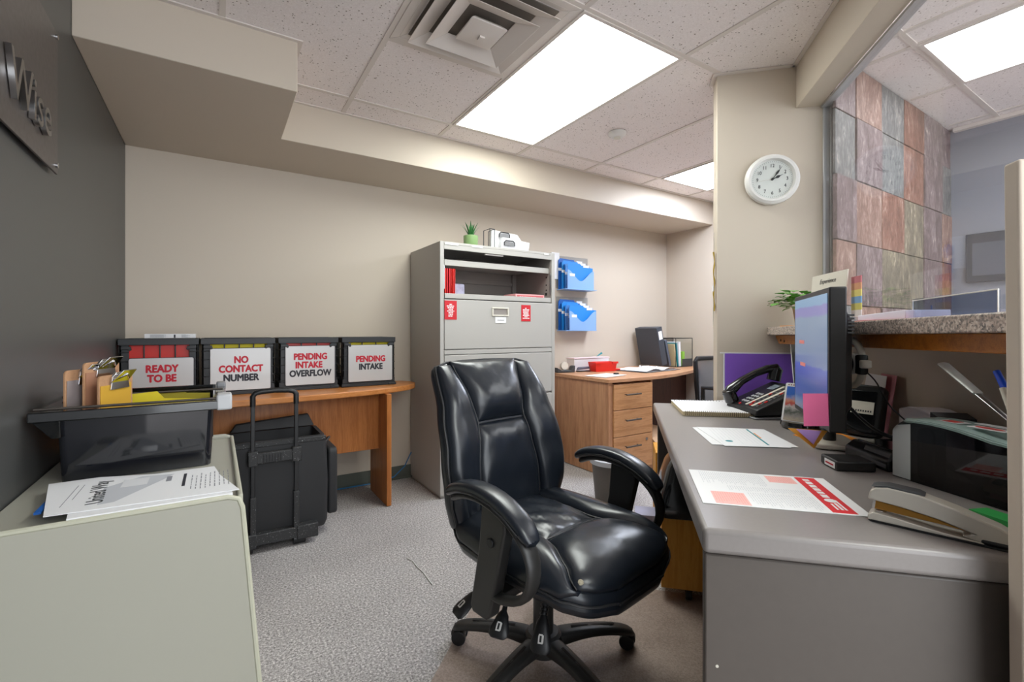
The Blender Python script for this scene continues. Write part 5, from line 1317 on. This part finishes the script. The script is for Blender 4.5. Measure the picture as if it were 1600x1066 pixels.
# seat
def sbase(x, y):
    z = .485
    if y > .21: z -= .045*((y-.21)/.16)**2
    if y < -.15: z += .02*((-.15-y)/.1)
    e = max(0, abs(x)-.17); z -= 6.0*e*e
    dzy = -.09*max(0, y-.21)/.16/.16; dzx = -12.0*e*(1 if x > 0 else -1)
    n = Vector((-dzx, -dzy, 1)).normalized(); return (x, y, z), n
def shw(y): return smooth([(-.24, .20), (-.12, .252), (.05, .262), (.20, .262), (.29, .248), (.335, .212), (.358, .160), (.368, .105)], y)
def sin_(y): return smooth([(-.24, .135), (.0, .130), (.10, .120), (.16, .130), (.26, .185), (.315, .215), (.348, .180), (.368, .105)], y)
a0, a1 = -.235, .125
g1 = lambda b_: a0+(a1-a0)*b_
patch(sbase, lambda b_: -sin_(g1(b_)), lambda b_: sin_(g1(b_)), a0, a1, .026, 26, 26, wr=.0040, seed=7, pw=4).build('seat_pad', M_LEATHER, ch)
c0_, c1_ = .130, .368
g2 = lambda b_: c0_+(c1_-c0_)*b_
patch(sbase, lambda b_: -sin_(g2(b_)), lambda b_: sin_(g2(b_)), c0_, c1_, .034, 30, 24, wr=.0010, seed=8, pw=4, ptv=3).build('seat_front_roll', M_LEATHER, ch)
d0, d1 = -.235, .328
g3 = lambda b_: d0+(d1-d0)*b_
for s in (1, -1):
    if s > 0: m = patch(sbase, lambda b_: min(sin_(g3(b_)), shw(g3(b_))-.01)+.002, lambda b_: shw(g3(b_)), d0, d1, .036, 14, 36, wr=.0014, seed=9, pw=2.4)
    else: m = patch(sbase, lambda b_: -shw(g3(b_)), lambda b_: -min(sin_(g3(b_)), shw(g3(b_))-.01)-.002, d0, d1, .036, 14, 36, wr=.0014, seed=10, pw=2.4)
    m.build('seat_bolster', M_LEATHER, ch)
# under-cushion skirt (leather) and shell
sk = MB(); R = []
outl = []
for k in range(25):
    y = -.245+.618*(1-(1-k/24)**1.7); outl.append((shw(max(-.24, min(.368, y))), y))

def ringo(scale, dz, n=17):
    r_ = [(x*scale, y*(.5+.5*scale), sbase(x*.8, y)[0][2]+dz) for x, y in outl]
    return r_+[(-x, y, z) for x, y, z in r_[::-1]]
sk = MB(); sk.rings([ringo(.93, .004), ringo(1.0, .0), ringo(1.025, -.018), ringo(1.02, -.032), ringo(1.0, -.036), ringo(1.02, -.044), ringo(.985, -.066), ringo(.93, -.082)]); sk.build('seat_skirt', M_LEATHER, ch, sub=1)
rg = ringo(1.028, -.030); MB().tube(rg, .0035, 6).build('seat_piping', M_THREAD, ch)
for s in (1, -1):
    MB().tube([tuple(Vector(sbase(s*sin_(y), y)[0])+Vector(sbase(s*sin_(y), y)[1])*.012) for y in [-.2+.52*k/20 for k in range(21)]], .003, 6).build('seat_piping', M_THREAD, ch)
MB().tube([tuple(Vector(sbase(x, .1275)[0])+Vector(sbase(x, .1275)[1])*.012) for x in [-.12+.24*k/10 for k in range(11)]], .003, 6).build('seat_piping', M_THREAD, ch)
# worn patch at the corner of the seat
pt = [(.010*math.cos(a)*(1+.25*math.sin(3*a)), .013*math.sin(a)*(1+.2*math.cos(2*a))) for a in [2*PI*k/14 for k in range(14)]]
P, Nn = sbase(.194, .318); 
wp_ = MB().grid(lambda a, b_: tuple(Vector(sbase(.176+.026*a, .310+.026*b_)[0])+Vector(sbase(.18, .29)[1])*(.022)), 3, 3)
MB().add([tuple(Vector(sbase(.192+p[0], .314+p[1])[0])+Nn*.020) for p in pt]+[tuple(Vector(P)+Nn*.026)], [(i, (i+1) % 14, 14) for i in range(14)]).build('worn_patch', flat('cracked_leather_lining', '#a39b86', .8, noise=.3, nscale=200), ch)
# mechanism
MB().box(-.13, .13, -.14, .16, .345, .385).build('seat_plate', M_CHAIRPL, ch, .008)
MB().box(-.075, .075, -.10, .12, .300, .345).build('tilt_mechanism', M_CHAIRPL, ch, .012, 3)
MB().box(-.06, .06, -.235, -.09, .355, .385).build('back_bracket', M_CHAIRPL, ch, .006)
# arms
for s in (1, -1):
    X = s*.302
    pad = [(-.105, .622), (-.08, .644), (-.03, .662), (.04, .670), (.115, .663), (.18, .640), (.230, .612), (.262, .578)]
    R = []
    for i, (y, z) in enumerate(pad):
        y0, z0_ = pad[max(i-1, 0)]; y1, z1_ = pad[min(i+1, len(pad)-1)]; d = Vector((0, y1-y0, z1_-z0_)).normalized(); nrm = Vector((0, -d.z, d.y))
        wv = .034 if 0 < i < len(pad)-1 else .024; hv = .019 if 0 < i < len(pad)-1 else .011
        ring = []
        for k in range(16):
            a = 2*PI*k/16; cx = abs(math.cos(a))**.6*(1 if math.cos(a) >= 0 else -1); sy = abs(math.sin(a))**.75*(1 if math.sin(a) >= 0 else -1)
            ring.append(tuple(Vector((X+wv*cx, y, z))+nrm*(hv*sy)))
        R.append(ring)
    arm = MB().rings(R).build('armrest_pad', M_LEATHER, ch, sub=1)
    for zz_ in (-.010, ):
        q = MB()
        for sx in (1, -1):
            q.tube([tuple(Vector((X+sx*.034, y, z-.008))) for y, z in pad[1:-1]], .0028, 6)
        q.build('armrest_piping', M_THREAD, arm)
    # loop frame: under the pad, round the front and back to the post
    lp = [(-.095, .606), (-.04, .638), (.04, .648), (.115, .640), (.18, .615), (.230, .582), (.260, .535), (.256, .478), (.232, .438), (.190, .410), (.135, .395), (.085, .390)]
    wd_ = [.020, .026, .027, .027, .027, .027, .026, .025, .024, .023, .022, .020]
    R = []
    for i, (y, z) in enumerate(lp):
        y0, z0_ = lp[max(i-1, 0)]; y1, z1_ = lp[min(i+1, len(lp)-1)]; d = Vector((0, y1-y0, z1_-z0_)).normalized(); nrm = Vector((0, -d.z, d.y))
        R.append([tuple(Vector((X+wd_[i]*math.cos(a), y, z))+nrm*(.0125*math.sin(a))) for a in [2*PI*k/12 for k in range(12)]])
    fr2 = MB().rings(R).build('arm_loop', M_CHAIRPL, ch, sub=1)
    # upright
    up = MB().prism([(.070, .645), (.165, .632), (.168, .590), (.105, .340), (.088, .322), (.030, .322), (.018, .340), (.058, .52)], X-.020, X+.020, 'x')
    up.build('arm_upright', M_CHAIRPL, ch, .007, 3)
    MB().cyl((X+s*.020, .112, .545), (X+s*.026, .112, .545), .013, seg=20).build('arm_bolt', M_BLACK, ch, .002)
    MB().hexa([(s*.10, .0, .350), (s*.30, .035, .335), (s*.30, .085, .335), (s*.10, .08, .350)], [(s*.10, .0, .376), (s*.30, .035, .362), (s*.30, .085, .362), (s*.10, .08, .376)]).build('arm_bracket', M_CHAIRPL, ch, .004)
# gas lift
g = MB().lathe([(.0, .30), (.026, .30), (.026, .24), (.034, .24), (.034, .095), (.046, .092), (.049, .085), (.0, .085)], seg=36); g.build('gas_lift', M_CHAIRPL, ch)
# five-star base
hub = MB().lathe([(.0, .118), (.050, .118), (.060, .110), (.064, .085), (.060, .055), (.0, .055)], seg=36).build('base_hub', M_CHAIRPL, ch)
base_rot = 190
for k, aw in enumerate((127, 199, 271, 343, 55)):
    a = rad(aw-base_rot); D = Vector((math.cos(a), math.sin(a), 0)); S = Vector((-D.y, D.x, 0)); R = []
    for s, zt, h, wv in ((.03, .112, .050, .036), (.07, .114, .050, .033), (.13, .112, .038, .030), (.20, .105, .032, .028), (.27, .092, .030, .027), (.315, .078, .030, .026), (.335, .066, .022, .020)):
        ring = []
        for i in range(12):
            t_ = 2*PI*i/12; cx = abs(math.cos(t_))**.6*(1 if math.cos(t_) >= 0 else -1); sy = abs(math.sin(t_))**.7*(1 if math.sin(t_) >= 0 else -1)
            ring.append(tuple(D*s+S*wv*cx+Vector((0, 0, zt-h/2+h/2*sy))))
        R.append(ring)
    lg = MB().rings(R).build('base_leg', M_CHAIRPL, ch, sub=1)
    q = MB().hexa([tuple(D*.10+S*.004+Vector((0, 0, .1135))), tuple(D*.10-S*.004+Vector((0, 0, .1135))), tuple(D*.26-S*.004+Vector((0, 0, .0950))), tuple(D*.26+S*.004+Vector((0, 0, .0950)))],
                  [tuple(D*.10+S*.004+Vector((0, 0, .1150))), tuple(D*.10-S*.004+Vector((0, 0, .1150))), tuple(D*.26-S*.004+Vector((0, 0, .0968))), tuple(D*.26+S*.004+Vector((0, 0, .0968)))])
    q.build('leg_groove', M_DOT, lg)
    C = D*.325; rr_ = rad((40, 95, 160, 210, 300)[k]); E1 = Vector((math.cos(rr_), math.sin(rr_), 0)); E2 = Vector((-E1.y, E1.x, 0))
    cs = MB().cyl(tuple(C+Vector((0, 0, .045))), tuple(C+Vector((0, 0, .068))), .008, seg=10)
    cs.cyl(tuple(C+E2*.012+E1*.010+Vector((0, 0, .0285))), tuple(C+E2*.012+E1*.026+Vector((0, 0, .0285))), .0255, seg=24)
    cs.cyl(tuple(C+E2*.012-E1*.010+Vector((0, 0, .0285))), tuple(C+E2*.012-E1*.026+Vector((0, 0, .0285))), .0255, seg=24)
    castor = cs.build('castor', M_BLACK, ch, .005, 3)
    MB().cyl(tuple(C+E2*.008-E1*.011+Vector((0, 0, .036))), tuple(C+E2*.008+E1*.011+Vector((0, 0, .036))), .026, seg=20).build('castor_hood', M_CHAIRPL, castor, .002)
# adjusting paddles
for (p0, p1, nm, bel) in (((.19, -.03, .36), (.315, -.055, .275), 'paddle', 0), ((.18, .03, .33), (.262, .07, .245), 'paddle', 0), ((.09, .10, .335), (.170, .150, .20), 'paddle', 1)):
    P0, P1 = Vector(p0), Vector(p1); d = (P1-P0).normalized(); sd = d.cross(Vector((0, 0, 1))).normalized(); R = []
    nn_ = sd.cross(d)
    for s, wv, tv in ((.0, .006, .006), (.45, .008, .007), (.55, .018, .011), (.62, .020, .013), (.85, .030, .013), (.98, .030, .010), (1.04, .020, .006)):
        c = P0+(P1-P0)*s
        R.append([tuple(c+sd*wv*math.cos(2*PI*i/12)+nn_*tv*math.sin(2*PI*i/12)) for i in range(12)])
    pd = MB().rings(R).build('lever_paddle', M_BLACK, ch)
    if bel:
        q = MB()
        for k in range(6):
            c = P0+(P1-P0)*(.08+.07*k); q.cyl(tuple(c-d*.003), tuple(c+d*.003), .012, seg=12)
        q.build('lever_bellows', M_BLACK, pd)
    c = P0+(P1-P0)*.82; q = MB()
    vv = nn_ if nn_.y > -5 else -nn_
    for sg in (1, -1):
        for (a_, b__, w2, h2) in ((-.3, 0, .003, .010), (.25, 0, .002, .008), (0, .5, .007, .002), (0, -.5, .006, .002)):
            cc = c+nn_*(.0135*sg)+sd*a_*.02+d*b__*.02
            q.add([tuple(cc+sd*w2*x+d*h2*y) for x, y in ((-1, -1), (1, -1), (1, 1), (-1, 1))], [(0, 1, 2, 3)])
    q.build('paddle_symbol', M_WHITEPL, pd)
